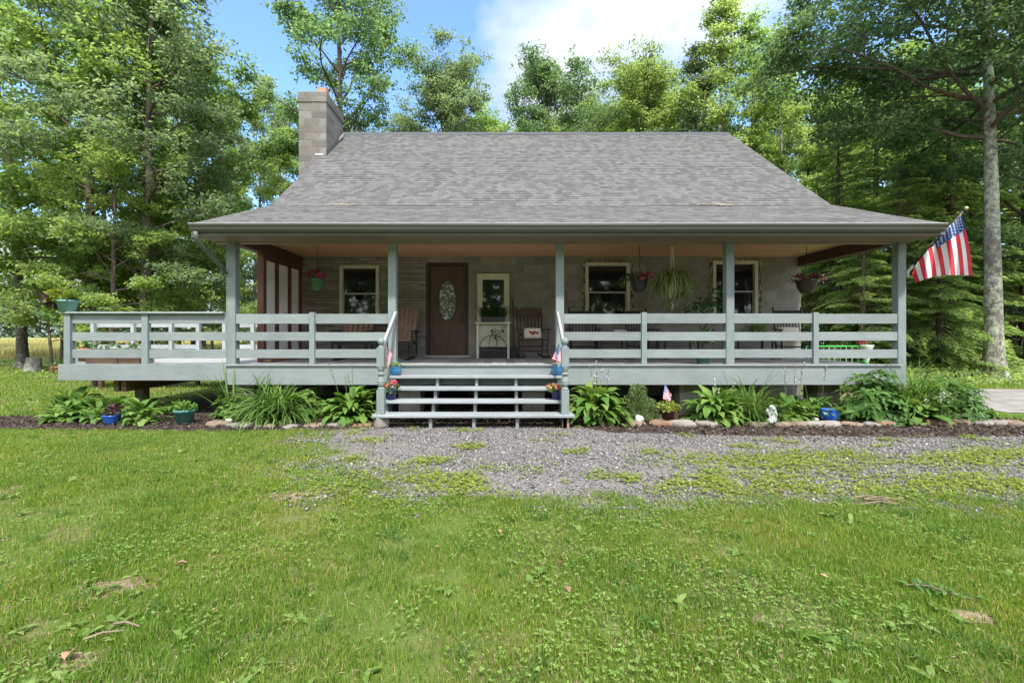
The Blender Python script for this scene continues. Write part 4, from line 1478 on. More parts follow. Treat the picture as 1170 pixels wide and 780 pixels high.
table('small black side table between the two black rocking chairs', WX(684, 9.9), WX(716, 9.9), 9.75, 10.2, .60, BLACKWOOD)
m = MB(); a, b = WX(702, 9.8), WX(716, 9.8)
tray = thing('serving_tray', 'pale metal tray on the side table between black rocking chairs', 'tray', ((a + b) / 2, 9.9, ZD + .602))
m.box(a, b, 9.8, 10.0, ZD + .602, ZD + .61); m.box(a, b, 9.795, 9.80, ZD + .602, ZD + .64); m.box(a, b, 10.0, 10.005, ZD + .602, ZD + .64); m.box(a - .005, a, 9.795, 10.005, ZD + .602, ZD + .64); m.box(b, b + .005, 9.795, 10.005, ZD + .602, ZD + .64)
m.build('tray_body', PALESASH, tray)
table('long low black bench table under the macrame plant', WX(756, 9.9), WX(797, 9.9), 9.75, 10.25, .60)
table('black plant stand under the window behind the fourth porch post', WX(840, 9.9), WX(882, 9.9), 9.8, 10.25, .44)
c = (WX(864, 9.95), 9.95, ZD + .443)
potted('spider_plant', 'bushy spider plant in a dark pot on the black plant stand', 'potted plant', c, 'taper', .13, .17, DARKPOT,
       [(SPIDERMAT, [tuple([strap_leaves(rs_(44), 160, .42, .018, (25, 85), 2.2, .09, 'strap', 8)[0] + np.array([0, 0, .16]), strap_leaves(rs_(44), 160, .42, .018, (25, 85), 2.2, .09, 'strap', 8)[1]])])])

# tall houseplant in a teal pot
c = (WX(803, 8.3), 8.3, ZD + .003)
rs = rs_(45)
o = thing('tall_houseplant', 'tall dark-leaved houseplant in a teal pot behind the porch railing', 'potted plant', c)
m = MB(); m.lathe(POTS['taper'](.14, .26), c, 24); m.build('pot', TEAL, o, True)
m = MB()
tips = []
for k in range(6):
    a = rs.uniform(0, 6.28); l = rs.uniform(.05, .22)
    tip = (c[0] + l * math.cos(a), c[1] + l * math.sin(a), c[2] + rs.uniform(.8, 1.18))
    m.tube([(c[0], c[1], c[2] + .2), (c[0] + .3 * l * math.cos(a), c[1] + .3 * l * math.sin(a), c[2] + .6), tip], [.016, .012, .007], 6)
    tips.append(tip)
m.build('stem', STEM, o)
parts = []
for (dx, dz, r_, n) in ((0, 1.02, .20, 60), (-.16, .98, .14, 26), (.14, 1.12, .17, 34), (.20, 1.32, .11, 18), (-.26, 1.02, .09, 12), (.08, .60, .13, 22), (.05, .38, .14, 20)):
    v, f = strap_leaves(rs_(50 + int(dz * 100)), n, .17, .075, (-25, 60), 1.3, r_, 'ovate', 8)
    v[:, 2] += rs_(3).uniform(-.1, .1, len(v) // 18).repeat(18)
    parts.append((v + np.array([dx, 0, dz]), f))
foliage('foliage', parts, DARKPLANT, o)

# hall stand
x0, x1 = WX(545, 10.45), WX(582, 10.45)
zs = CZ + 13 * 10.25 / F
o = thing('hall_stand', 'cream painted hall stand with dark mirror and shelf beside the front door', 'hall stand', ((x0 + x1) / 2, 10.45, ZD + .002))
ztop = CZ + 68.5 * 10.5 / F
m = MB(); w = .125
m.box(x0, x0 + w, 10.50, 10.56, zs, ztop); m.box(x1 - w, x1, 10.50, 10.56, zs, ztop); m.box(x0 + w + .001, x1 - w - .001, 10.50, 10.56, ztop - .14, ztop)
m.build('mirror_frame', CREAM, o, bevel=.005)
MB().box(x0 + w + .002, x1 - w - .002, 10.54, 10.55, zs + .02, ztop - .142).build('mirror', GLASS, o)
m = MB(); m.box(x0 - .03, x1 + .03, 10.2, 10.56, zs - .03, zs - .001); m.build('shelf', CREAM, o, bevel=.006)
MB().box(x0 + .05, x1 - .05, 10.40, 10.42, ZD + .42, zs - .032).build('back_panel', CREAM, o)
MB().box(x0 + .05, x1 - .05, 10.41, 10.43, ZD + .25, ZD + .418).build('back_panel', CREAM, o)
for x in (x0 + .025, x1 - .025):
    for y in (10.25, 10.5):
        MB().box(x - .024, x + .024, y - .024, y + .024, ZD + .002, zs - .031).build('leg', CREAM, o)
c = ((x0 + x1) / 2 - .0, 10.36, zs + .001)
o = thing('grass_planter', 'dark planter of tall grassy leaves on the hall stand shelf', 'planter', c)
m = MB(); m.box(c[0] - .27, c[0] + .27, c[1] - .07, c[1] + .07, c[2], c[2] + .13); m.build('pot', DARKPOT, o, bevel=.01)
parts = []
for k in range(7):
    v, f = strap_leaves(rs_(60 + k), 34, .36, .014, (45, 88), 1.3, .05)
    parts.append((v + np.array([-.24 + .08 * k, 0, .12]), f))
foliage('foliage', parts, DARKPLANT, o)
m = MB()
c = ((x0 + x1) / 2, 10.30, ZD + .004)
o = thing('wire_rack', 'black arched wire plant rack below the hall stand shelf', 'wire rack', c)
for k in range(5):
    m.tube([(c[0] - .30 + .0 * k, c[1] - .02, c[2] + .05 + .05 * k), (c[0] + .30, c[1] - .02, c[2] + .05 + .05 * k)], .009, 6)
m.tube([(c[0] + .30 * math.cos(math.pi * t / 12), c[1] - .02, c[2] + .25 + .27 * math.sin(math.pi * t / 12)) for t in range(13)], .009, 6)
m.tube([(c[0] + .09 * math.cos(math.pi * t / 12), c[1] - .02, c[2] + .25 + .30 * math.sin(math.pi * t / 12)) for t in range(13)], .008, 6)
m.tube([(c[0] - .3, c[1] - .02, c[2]), (c[0] - .3, c[1] - .02, c[2] + .26)], .009, 6); m.tube([(c[0] + .3, c[1] - .02, c[2]), (c[0] + .3, c[1] - .02, c[2] + .26)], .009, 6)
m.build('wire_frame', BLACK, o)
m = MB(); m.box(c[0] - .27, c[0] + .27, c[1], c[1] + .08, c[2], c[2] + .16); m.build('trough', DARKPOT, o)
c = ((x0 + x1) / 2 + .12, 10.24, ZD + .52)
o = thing('trailing_plant', 'small sprig of trailing leaves over the wire rack', 'plant', c)
foliage('foliage', [blob_leaves(rs_(70), 60, (0, 0, .06), (.16, .05, .12), .06)], SHRUBMAT, o)
m = MB(); m.tube([c, (c[0] - .05, c[1], c[2] - .2), (c[0] - .1, c[1] + .05, c[2] - .36)], .006, 6); m.build('stem', STEM, o)

# broom
bx = WX(586, 10.45)
o = thing('broom', 'dark broom with a thin handle leaning on the wall by the rocking chair', 'broom', (bx, 10.4, ZD))
m = MB(); m.tube([(bx + .02, 10.40, ZD + .3), (bx, 10.56, CZ + 39 * 10.5 / F)], .012, 8); m.build('broom_handle', BLACK, o)
m = MB(); m.prism([(bx - .10, ZD + .004), (bx + .16, ZD + .004), (bx + .10, ZD + .24), (bx + .05, ZD + .32), (bx, ZD + .32), (bx - .05, ZD + .24)], 10.37, 10.42, 'y'); m.build('bristle_head', BLACKWOOD, o, bevel=.01)

# double glider bench
gx0, gx1 = WX(386, 9.9), WX(475, 9.9)
o = thing('glider_bench', 'brown slatted double glider seat with black frame below the window', 'bench', ((gx0 + gx1) / 2, 9.95, ZD + .002))
for a, b in ((gx0 + .06, gx0 + .70), (gx1 - .56, gx1 - .04)):
    for k in range(6):
        xx = a + (b - a) * (k + .5) / 6
        hgt = .98 + .05 * math.sin(math.pi * (k + .5) / 6) + (.1 if b > gx1 - .1 else -.06)
        m = MB(); m.bar((xx, 9.95, ZD + .42), (xx + (k - 2.5) * .012, 10.25, ZD + hgt), .085, .02, (0, 1, 0)); m.build('back_slat', SLATWOOD, o)
    m = MB()
    for k in range(5):
        m.box(a, b, 9.52 + k * .095, 9.605 + k * .095, ZD + .405, ZD + .43)
    m.build('seat', SLATWOOD, o)
m = MB(); m.box(gx0 + .74, gx1 - .60, 9.55, 9.95, ZD + .56, ZD + .585); m.build('centre_table', SLATWOOD, o)
MB().box(gx0 + .76, gx1 - .62, 9.96, 9.99, ZD + .72, ZD + .80).build('back_rail', BLACKWOOD, o)
for x in (gx0 + .02, gx0 + .72, gx1 - .58, gx1 - .0):
    m = MB(); m.box(x - .045, x + .045, 9.46, 10.05, ZD + .60, ZD + .625); m.build('armrest', BLACKWOOD, o)
    for y in (9.52, 9.98):
        MB().box(x - .02, x + .02, y - .025, y + .025, ZD + .09, ZD + .599).build('leg', BLACKWOOD, o)
m = MB(); m.box(gx0, gx1, 9.5, 9.53, ZD + .32, ZD + .40); m.box(gx0, gx1, 10.0, 10.03, ZD + .32, ZD + .40)
for x in (gx0 + .1, gx1 - .1): m.box(x - .03, x + .03, 9.4, 10.2, ZD + .004, ZD + .05); m.tube([(x, 9.6, ZD + .05), (x, 9.7, ZD + .35)], .015, 6)
m.build('glider_frame', BLACKWOOD, o)

# planter boxes on the open deck
for k, (a, b, lab) in enumerate(((99, 135.5, 'weathered plank planter box at the open deck corner'), (136.5, 161, 'shorter weathered planter box of several thin planks next to the first'))):
    xa, xb = WX(a, 8.45), WX(b, 8.45)
    o = thing('planter_box', lab, 'planter', ((xa + xb) / 2, 8.6, ZD + .002), 0, 'wooden planter boxes on the open deck')
    m = MB()
    nb = 2 if k == 0 else 4
    for i in range(nb):
        z0, z1 = ZD + .005 + .27 * i / nb, ZD + .27 * (i + 1) / nb
        m.box(xa, xb, 8.42, 8.445, z0, z1); m.box(xa, xb, 8.75, 8.775, z0, z1); m.box(xa, xa + .025, 8.447, 8.748, z0, z1); m.box(xb - .025, xb, 8.447, 8.748, z0, z1)
    m.build('planter_plank', RAWWOOD, o)
    MB().box(xa + .027, xb - .027, 8.447, 8.748, ZD + .02, ZD + .24).build('soil', SOIL, o)
    foliage('foliage', [blob_leaves(rs_(80 + k), 60, (0, .02, .29), ((xb - xa) * .42, .12, .06), .06)], SHRUBMAT, o)
c = (WX(97, 9.2), 9.2, ZD + .002)
potted('orange_pot', 'orange clay pot standing behind the planter boxes on the open deck', 'pot', c, 'taper', .14, .26, ORANGEPOT, [(SHRUBMAT, [blob_leaves(rs_(83), 60, (0, 0, .32), (.14, .14, .09), .08)])])
potted('orange_pot', 'small orange clay pot on the lawn beyond the deck end', 'pot', (WX(64.5, 16.5), 16.5, 0), 'taper', .13, .26, ORANGEPOT, [(LILYMAT, [blob_leaves(rs_(84), 50, (0, 0, .29), (.11, .11, .07), .07)])])

# green metal bench beyond the porch
bx0, bx1, by = WX(921, 11.4), WX(980, 11.4), 11.4
o = thing('garden_bench', 'bright green metal spindle bench on the grass past the porch end', 'bench', ((bx0 + bx1) / 2, by, 0))
zt = CZ - 14.5 * by / F
m = MB(); m.tube([(bx0, by, zt), (bx1, by, zt)], .018, 8); m.tube([(bx0, by, .5), (bx1, by, .5)], .016, 8)
for s in (bx0, bx1): m.tube([(s, by, .5), (s, by, zt)], .018, 8)
m.build('backrest', LIME, o)
for k in range(1, 9):
    x = bx0 + (bx1 - bx0) * k / 9
    m = MB(); m.tube([(x, by, .5), (x, by, zt)], .009, 6); m.build('back_spindle', LIME if k % 3 == 0 else PALEPOT, o)
m = MB()
for k in range(5): m.box(bx0, bx1, by - .45 + .09 * k, by - .38 + .09 * k, .43, .455)
m.build('seat', LIME, o)
for x in (bx0 + .02, bx1 - .02):
    for y in (by, by - .43):
        MB().tube([(x, y, 0), (x, y, .43 if y < by else .5)], .018, 8).build('leg', LIME, o)
    MB().tube([(x, by, .75), (x, by - .25, .77), (x, by - .42, .70), (x, by - .43, .43)], .014, 8).build('armrest', LIME, o)
px_ = WX(990, 11.2)
zt = CZ - 13 * 11.2 / F
potted('pale_urn', 'pale flared urn with one pink flower next to the green bench', 'urn', (px_, 11.2, zt - .62), 'urn', .14, .62, PALEPOT, [(SHRUBMAT, [blob_leaves(rs_(85), 20, (0, 0, .6), (.09, .09, .04), .05)])],
       [(PINK, [petals(rs_(86), 16, (-.09, 0, .72), (.07, .06, .09), .05)])])
m = MB(); m.lathe([(.0, 0), (.2, 0), (.2, .05), (.12, .1), (.12, zt - .70), (.17, zt - .66), (.17, zt - .622), (0, zt - .622)], (px_, 11.2, 0), 18)
o = thing('pedestal', 'stone pedestal under the pale flared urn', 'pedestal', (px_, 11.2, 0)); m.build('column', CONCRETE, o, True)

# ================================================================== bed edging and ornaments
def stone(name, label, cx, cy, w, d, h, k, mat, group=None, z=0, rz=0):
    rs = rs_(200 + k)
    nu, nvv = 14, 7
    V, Q = [], []
    ph = rs.uniform(0, 6, 8)
    for j in range(nvv + 1):
        t = -math.pi / 2 + math.pi * j / nvv
        for i in range(nu):
            a = 2 * math.pi * i / nu
            rad = 1 + .16 * math.sin(2 * a + ph[0]) + .12 * math.sin(3 * a + ph[1]) + .10 * math.sin(5 * a + ph[2]) + rs.uniform(-.05, .05)
            ct = abs(math.cos(t)) ** .45
            V.append((w / 2 * rad * ct * math.cos(a), d / 2 * rad * ct * math.sin(a), h / 2 * (1 if t > 0 else -1) * abs(math.sin(t)) ** .6 * (1 + .18 * math.sin(2 * a + ph[3]) + rs.uniform(-.06, .06)) + h * .28))
    for j in range(nvv):
        for i in range(nu):
            Q.append((j * nu + i, j * nu + (i + 1) % nu, (j + 1) * nu + (i + 1) % nu, (j + 1) * nu + i))
    o = link(name, np_mesh(name, V, [np.array(Q)], False), mat, None, (cx, cy, z))
    o.rotation_euler = (rs.uniform(-.06, .06), rs.uniform(-.06, .06), rz)
    return props(o, label, 'stone', group)


EDGE = [  # px, py(base), width px, height px, material, words
    (247, 487, 26, 8, 0), (273, 489, 30, 8, 1), (300, 489, 22, 5, 0), (330, 489, 20, 4, 1), (358, 488, 24, 5, 0), (387, 487, 38, 5, 1), (412, 488, 22, 6, 2),
    (671, 484, 30, 11, 1), (694, 486, 14, 6, 2), (726, 487, 28, 8, 0), (756, 487, 26, 9, 2), (781, 487, 34, 9, 1), (810, 487, 26, 8, 1), (836, 486, 22, 7, 2), (866, 487, 26, 6, 0),
    (907, 488, 38, 8, 0), (944, 488, 42, 9, 1), (977, 487, 26, 6, 0), (1000, 488, 14, 7, 1), (1026, 486, 60, 9, 2), (1073, 486, 28, 9, 2), (1100, 485, 14, 8, 0), (1122, 486, 22, 6, 1), (1140, 486, 28, 8, 1), (1160, 487, 18, 9, 0)]
SLAB = ['rounded tan edging stone', 'flat pale edging slab', 'thin tan edging stone', 'thin pale edging chip', 'low tan edging stone', 'long flat pale slab', 'rusty edging stone',
        'blocky pale edging stone', 'small rusty edging stone', 'low tan edging stone', 'crumbly reddish stone', 'long pale slab with dark underside', 'squarish pale slab', 'dark rusty edging stone', 'thin tan edging stone',
        'broad tan edging slab', 'broad pale edging slab', 'low tan edging stone', 'narrow pale stone on edge', 'largest flat orange-brown slab', 'round rusty stone', 'small tan boulder', 'thin grey-white slab', 'long low pale stone', 'last tan stone']
PLACE = ['beside the teal pot', 'in front of the daylily clump, nearest the teal pot', 'at the middle of the daylily clump', 'at the far side of the daylily clump', 'between daylily clump and hosta', 'in front of the hosta left of the steps', 'next to the steps on the hosta side',
         'touching the foot of the steps by the flowering hosta', 'second from the steps on the flag side', 'under the feathery shrub and white stone', 'below the brown flag pot', 'right after the crumbly reddish stone', 'below the hosta mound', 'where hosta and tall grass meet', 'below the white statuette',
         'in front of the hosta with lilac spikes', 'below the round cobalt pot', 'where the big glossy shrub begins', 'beside the largest slab', 'in front of the big glossy shrub', 'after the largest slab', 'at the end shrub', 'past the end shrub', 'near the driveway end of the bed', 'at the driveway end of the edging']
for k, ((px, py, w, h, mi), s, p) in enumerate(zip(EDGE, SLAB, PLACE)):
    Y = F * CZ / (py - CY)
    stone('edging_stone', f'{s} {p}', WX(px, Y), Y + .05, w * Y / F, .24, max(.05, h * Y / F * .9), k, STONES[mi], 'flat stones edging the mulch bed', .0, rng.uniform(-.15, .15))
stone('white_stone', 'round white stone in front of the feathery shrub', WX(730, 7.32), 7.32, .13, .12, .11, 60, WHITESTONE, z=.05)
stone('white_stone', 'small white stone by the foot of the white statuette', WX(880, 7.28), 7.28, .12, .10, .07, 61, WHITESTONE, z=.03)
stone('white_stone', 'whitish stone between the hosta and the round cobalt pot', WX(931, 7.5), 7.5, .10, .09, .07, 62, WHITESTONE, z=.01)
stone('white_stone', 'pale stone half hidden under the daylily blades', WX(262, 7.42), 7.42, .12, .1, .07, 63, WHITESTONE, z=.01)
stone('footing_stone', 'rough grey fieldstone under the left newel post of the steps', WX(436, 7.02), 7.02, .26, .26, .27, 64, STONES[1], z=.03)
o = MB().box(.905, 1.005, 6.93, 7.05, 0, .174).build('step_footing', RAWWOOD, None, loc=(.955, 6.99, 0))
props(o, 'wood block under the right newel post of the steps', 'wood block')
# old brick
m = MB(); c = W(1080, 474, 7.75)
m.box(c[0] - .14, c[0] + .14, 7.7, 7.82, .0, .08); m.box(c[0] - .02, c[0] + .2, 7.72, 7.83, .082, .15)
o = thing('brick_scrap', 'stacked old red bricks half buried under the end shrub', 'bricks', (c[0], 7.75, 0)); m.build('brick_body', BRICKRED, o, bevel=.008)
# statuette: a small white seated cherub
c = (WX(882.5, 7.33), 7.33, .0)
o = thing('garden_statuette', 'small white cherub statuette standing at the mulch edge by the hosta', 'statuette', c)
mbm = bpy.data.meshes.new('statuette_body')
import bmesh
bm = bmesh.new()
for (x, y, z, r, sz) in ((0, 0, .045, .065, .7), (-.025, -.02, .085, .042, 1), (.028, -.02, .08, .04, 1), (0, 0, .145, .055, 1.15), (-.05, -.01, .16, .026, 1.6), (.05, -.01, .15, .026, 1.6), (-.02, -.045, .18, .02, 1), (0, -.005, .245, .045, 1.05), (0, .01, .265, .045, .8), (0, -.048, .242, .009, 1), (-.06, .035, .19, .03, 1.7), (.06, .035, .19, .03, 1.7)):
    bmesh.ops.create_icosphere(bm, subdivisions=3, radius=r, matrix=Matrix.Translation((x, y, z)) @ Matrix.Diagonal((1, .9, sz, 1)))
bm.to_mesh(mbm); bm.free()
so = link('statuette_body', mbm, WHITEPAINT, o)
rm = so.modifiers.new('merge', 'REMESH'); rm.mode = 'VOXEL'; rm.voxel_size = .006
# path light
c = (WX(915, 7.55), 7.55, 0)
o = thing('garden_light', 'small black globe on a stake above the hosta leaves', 'garden light', c)
m = MB(); m.tube([c, (c[0], c[1], .33)], .008, 8); m.build('stake', BLACK, o)
m = MB(); m.lathe([(0, .31), (.03, .315), (.045, .35), (.04, .39), (.015, .41), (0, .412)], c, 16); m.build('globe', BLACK, o, True)
# stump near the leaning tree
c = (WX(38, 17.5), 17.5, 0)
o = thing('tree_stump', 'low sawn stump on the lawn beside the leaning tree', 'stump', c)
m = MB(); m.tube([(c[0], c[1], -.05), (c[0], c[1], .15), (c[0] + .03, c[1], .52)], [.34, .26, .23], 12); m.build('stump_wood', BARK_PALE, o)
# leaf litter on the roof
LITTERMAT = mat_noise('pale_dry_litter', (.20, .17, .12), (.36, .32, .24), 12, .9)
for k, (px, py, n, lab) in enumerate(((386, 240.5, 26, 'pale twigs and dry leaves on the roof below the chimney'), (820, 235, 34, 'pale twigs and dry leaves on the roof slope far from the chimney'))):
    rs = rs_(300 + k)
    Y = 9.75
    x0, z0 = WX(px, Y), BRK[1] - (BRK[0] - Y) * .398 + .03
    mb = MB()
    for i in range(n):
        xx, yy = x0 + rs.normal(0, .17), Y + rs.normal(0, .09)
        zz = BRK[1] - (BRK[0] - yy) * .398 + .03 if yy < BRK[0] else BRK[1] + (yy - BRK[0]) * .787 + .035
        a = rs.uniform(-.5, .5) + (0 if rs.rand() < .7 else 1.5); l = rs.uniform(.03, .10)
        mb.tube([(xx - l * math.cos(a), yy - .3 * l * math.sin(a), zz), (xx, yy, zz + .02), (xx + l * math.cos(a), yy + .3 * l * math.sin(a), zz + .005)], .008, 5)
    o = mb.build('roof_litter', LITTERMAT, None, loc=(x0, Y, z0))
    props(o, lab, 'litter', None, 'stuff')

# ================================================================== plants of the bed
def spikes(rs, n, spread, h, lean=.25):
    """flower stalks with drooping bells: returns tubes in an MB and petal parts"""
    m = MB(); P, D, N = [], [], []
    for k in range(n):
        a = rs.uniform(0, 6.28); r = spread * rs.uniform(0, 1) ** .5
        b = np.array([r * .4 * math.cos(a), r * .4 * math.sin(a), .05])
        hh = h * rs.uniform(.8, 1.08)
        t = np.array([r * math.cos(a) + rs.normal(0, lean * .2), r * math.sin(a) * .6 - .04, hh])
        mid = (b + t) / 2 + np.array([0, 0, .04])
        m.tube([b, mid, t], [.005, .004, .003], 5)
        for q in range(8):
            f = .72 + .28 * q / 7
            p = mid + (t - mid) * (f * 2 - 1)
            aa = rs.uniform(0, 6.28)
            for z in range(2):
                d = np.array([math.cos(aa + z * .5), math.sin(aa + z * .5), -.55 + .1 * z])
                P.append(p); D.append(d); N.append([rs.normal(), rs.normal(), 1])
    return m, leaf_quads(P, D, N, np.full(len(P), .032) * rs.uniform(.7, 1.1, len(P)), .3)


def hosta(label, px, Y, w, h, seed, mat=HOSTAMAT, n=70, stalks=0, sh=.8, bloom=LILAC, group='hosta mounds in the mulch bed', leafw=.11):
    x = WX(px, Y)
    o = thing('hosta', label, 'hosta', (x, Y, 0), 0, group)
    rs = rs_(seed)
    L = math.hypot(w * .5, h * .75) * 1.08
    foliage('foliage', [strap_leaves(rs, int(n * 1.3), L * .98, leafw * 1.08, (24, 87), 2.0, w * .10, 'ovate', 10, .25), strap_leaves(rs, int(n * 1.2), L * .68, leafw * 1.05, (0, 80), 1.5, w * .20, 'ovate', 10, .3), strap_leaves(rs, n // 2, L * .42, leafw, (0, 60), 1.2, w * .28, 'ovate', 10, .3)], mat, o)
    if stalks:
        m, p = spikes(rs, stalks, w * .5, sh)
        off = ORG[o.name]; ORG[o.name] = Vector((0, 0, 0))
        m.build('flower_stalk', STEM, o); ORG[o.name] = off
        foliage('blossom', [p], bloom, o)
    return o


def straps(name, label, px, Y, w, h, seed, n, mat=LILYMAT, wd=.022, el=(35, 88), droop=1.7, group=None, extra=()):
    o = thing(name, label, 'plant', (WX(px, Y), Y, 0), 0, group)
    rs = rs_(seed)
    L = math.hypot(w * .5, h) * 1.0
    parts = [strap_leaves(rs, n, L, wd, el, droop, w * .22, 'strap', 8, .3), strap_leaves(rs, n // 3, L * .8, wd, (15, 60), droop * .8, w * .30, 'strap', 8, .3)]
    foliage('foliage', parts + list(extra), mat, o)
    return o


def shrub(name, label, px, Y, w, d, h, seed, n, L, wr, mat, whorl=7, group=None, stemmat=STEM):
    """rosettes of leaves over a mound of stems"""
    x = WX(px, Y)
    o = thing(name, label, 'shrub', (x, Y, 0), 0, group)
    rs = rs_(seed)
    C = unit(rs.normal(0, 1, (n, 3))); C[:, 2] = np.abs(C[:, 2])
    C = C * np.array([w / 2, d / 2, h]) * (rs.uniform(.35, 1, (n, 1)) ** .45) * (1 + .15 * np.sin(5 * np.arctan2(C[:, 1:2], C[:, 0:1]) + seed))
    C[:, 2] = np.maximum(C[:, 2], .04)
    ax = unit(C * np.array([1, 1, .7]) + np.array([0, 0, .25 * h]) + rs.normal(0, .12, (n, 3)) * h)
    t1 = unit(np.cross(ax, rs.normal(0, 1, (n, 3)))); t2 = np.cross(ax, t1)
    V, Q, cnt = [], [], 0
    for k in range(whorl):
        a = 2 * np.pi * k / whorl + rs.uniform(-.3, .3, n)
        dd = t1 * np.cos(a)[:, None] + t2 * np.sin(a)[:, None] + ax * rs.uniform(.0, .7, (n, 1)) + np.array([0, 0, -.15])
        l = L * rs.uniform(.65, 1.2, n)
        # leaf of two halves bent at the middle
        D = unit(dd); S = unit(np.cross(D, ax)); U = np.cross(S, D)
        P0, P1, P2 = C, C + D * (l * .5)[:, None], C + D * (l)[:, None] - U * (l * .16)[:, None] - np.array([0, 0, 1]) * (l * .1)[:, None]
        wv = (l * wr)[:, None]
        vv = np.stack([P0, P1 - S * wv + U * wv * .3, P1, P1 + S * wv + U * wv * .3, P2], 1)
        b = cnt + np.arange(n)[:, None] * 5
        V.append(vv.reshape(-1, 3))
        Q.append(np.concatenate([b + np.array([0, 2, 4, 1]), b + np.array([0, 3, 4, 2])]))
        cnt += 5 * n
    me = np_mesh('foliage', np.concatenate(V), [np.concatenate(Q)], False)
    link('foliage', me, mat, o)
    m = MB()
    for i in range(0, n, max(1, n // 26)):
        p = C[i]
        m.tube([(p[0] * .1, p[1] * .1, 0), (p[0] * .5, p[1] * .5, p[2] * .6), tuple(p)], [.009, .007, .004], 5)
    off = ORG[o.name]; ORG[o.name] = Vector((0, 0, 0))
    m.build('stem', stemmat, o); ORG[o.name] = off
    return o


G = 'plants of the mulch bed'
hosta('small pale hosta at the far end of the bed under the open deck', 74, 7.5, .58, .26, 401, n=46, leafw=.085)
straps('lily_plant', 'bright upright lily leaves by the deck end, tallest plant there', 82, 7.9, .55, .62, 402, 60, HOSTAMAT, .05, (45, 88), 1.3)
hosta('dark glossy broad-leaved plant rising under the deck end', 92, 7.9, .62, .62, 403, SHRUBMAT, 16, leafw=.14, group=None)
hosta('dark arching leaves left of the cobalt bowl', 113, 7.65, .5, .46, 404, SHRUBMAT, 14, leafw=.10, group=None)
hosta('small hosta in front of the dark arching leaves', 110, 7.4, .40, .22, 405, n=30, leafw=.07)
hosta('upright green leaves behind the cobalt bowl by the footing', 138, 8.0, .42, .50, 406, n=26, leafw=.09)
hosta('spreading young hosta between the bowl and the teal pot', 163, 7.35, .66, .27, 407, n=40, leafw=.10)
hosta('thin sprout with yellow-green leaves behind the support post', 171, 8.3, .30, .52, 408, n=16, leafw=.08)
hosta('small leafy sprout on the mulch behind the teal pot', 197, 8.2, .45, .40, 409, n=22, leafw=.08)
o = straps('daylily', 'wide clump of arching daylily blades under the corner post', 318, 7.62, 1.2, .74, 410, 420, LILYMAT, .024, (30, 88), 2.1)
shrub('leafy_perennial', 'leafy perennial at the near side of the daylily, below the corner post', 265, 7.7, .5, .4, .50, 411, 60, .13, .22, HOSTAMAT, 6)
shrub('leafy_perennial', 'broad-leaved perennial filling the far side of the daylily clump', 347, 7.75, .75, .5, .50, 412, 80, .15, .24, HOSTAMAT, 6)
straps('tall_sprout', 'tall thin yellow-green shoot rising by the corner post', 263, 7.62, .22, .85, 413, 14, LILYMAT, .03, (70, 89), .6)
straps('tall_sprout', 'tall leafy shoot in front of the daylily clump', 291, 7.55, .25, .75, 414, 16, LILYMAT, .03, (65, 89), .7)
hosta('large hosta with bare stalks beside the steps, under the window railing', 403, 7.5, .72, .58, 415, n=110, stalks=4, sh=.92, bloom=HOSTAMAT)
hosta('full hosta with pinkish flower spikes right next to the newel post', 681, 7.45, .86, .60, 416, n=130, stalks=6, sh=.98, bloom=LILAC, leafw=.12)
o = thing('feathery_shrub', 'small grey-green feathery shrub behind the round white stone', 'shrub', (WX(733, 7.5), 7.5, 0))
rs = rs_(417)
P = rs.uniform(0, 1, (2600, 1)); ang = rs.uniform(0, 6.28, 2600); zz = P[:, 0] ** 1.1 * .58
rad = (.25 * (1 - (zz / .62)) ** .6 + .03) * rs.uniform(.2, 1, 2600) ** .5 * (1 + .2 * np.sin(3 * ang))
lob = rs.uniform(0, 1, 2600) < .38
rad = rad * (1 + .35 * np.sin(9 * zz * 3 + 2 * ang))
zz = np.where(lob, zz * .62, zz + .03 * np.sin(6 * ang))
C = np.stack([rad * np.cos(ang) * np.where(lob, .8, .8) + np.where(lob, .10, -.05), rad * np.sin(ang), zz], 1)
D = np.stack([np.cos(ang), np.sin(ang), rs.uniform(.3, 1.6, 2600)], 1) + rs.normal(0, .3, (2600, 3))
foliage('foliage', [leaf_quads(C, D, rs.normal(0, 1, (2600, 3)), .05 * rs.uniform(.6, 1.3, 2600), .14)], FEATHERMAT, o)
m = MB(); m.tube([(WX(733, 7.5), 7.5, 0), (WX(733, 7.5), 7.5, .5)], [.012, .005], 6); m.build('stem', STEM, o)
hosta('dense bright hosta mound with white buds below the fourth post', 818, 7.5, .80, .50, 418, n=150, stalks=5, sh=.72, bloom=WHITEPETAL, leafw=.10)
straps('ornamental_grass', 'fountain of fine ornamental grass rising past the deck edge', 857, 7.6, .75, .86, 419, 420, LILYMAT, .010, (40, 88), 1.8)
hosta('low hosta with tall lilac flower spikes by the white statuette', 903, 7.55, .54, .40, 420, n=100, stalks=5, sh=.98, bloom=LILAC, leafw=.10)
hosta('yellow-green hosta behind the round cobalt pot', 930, 7.95, .50, .50, 421, LILYMAT, 40, stalks=2, sh=.88, bloom=LILAC, leafw=.10)
shrub('glossy_shrub', 'big mound of whorled glossy leaves in front of the deck end', 1000, 7.5, 1.05, .8, .76, 422, 150, .17, .20, SHRUBMAT, 8)
straps('ornamental_grass', 'tall loose grass clump around the flag post', 1046, 7.75, .95, 1.02, 423, 330, LILYMAT, .016, (45, 88), 1.5)
shrub('flowering_shrub', 'leafy shrub with drooping white flowers beyond the flag post', 1064, 7.7, .9, .7, .76, 424, 150, .12, .18, LILYMAT, 6)
hosta('broad hosta leaves at the foot of the flag post shrubs', 1048, 7.4, .70, .36, 425, n=60, leafw=.12)
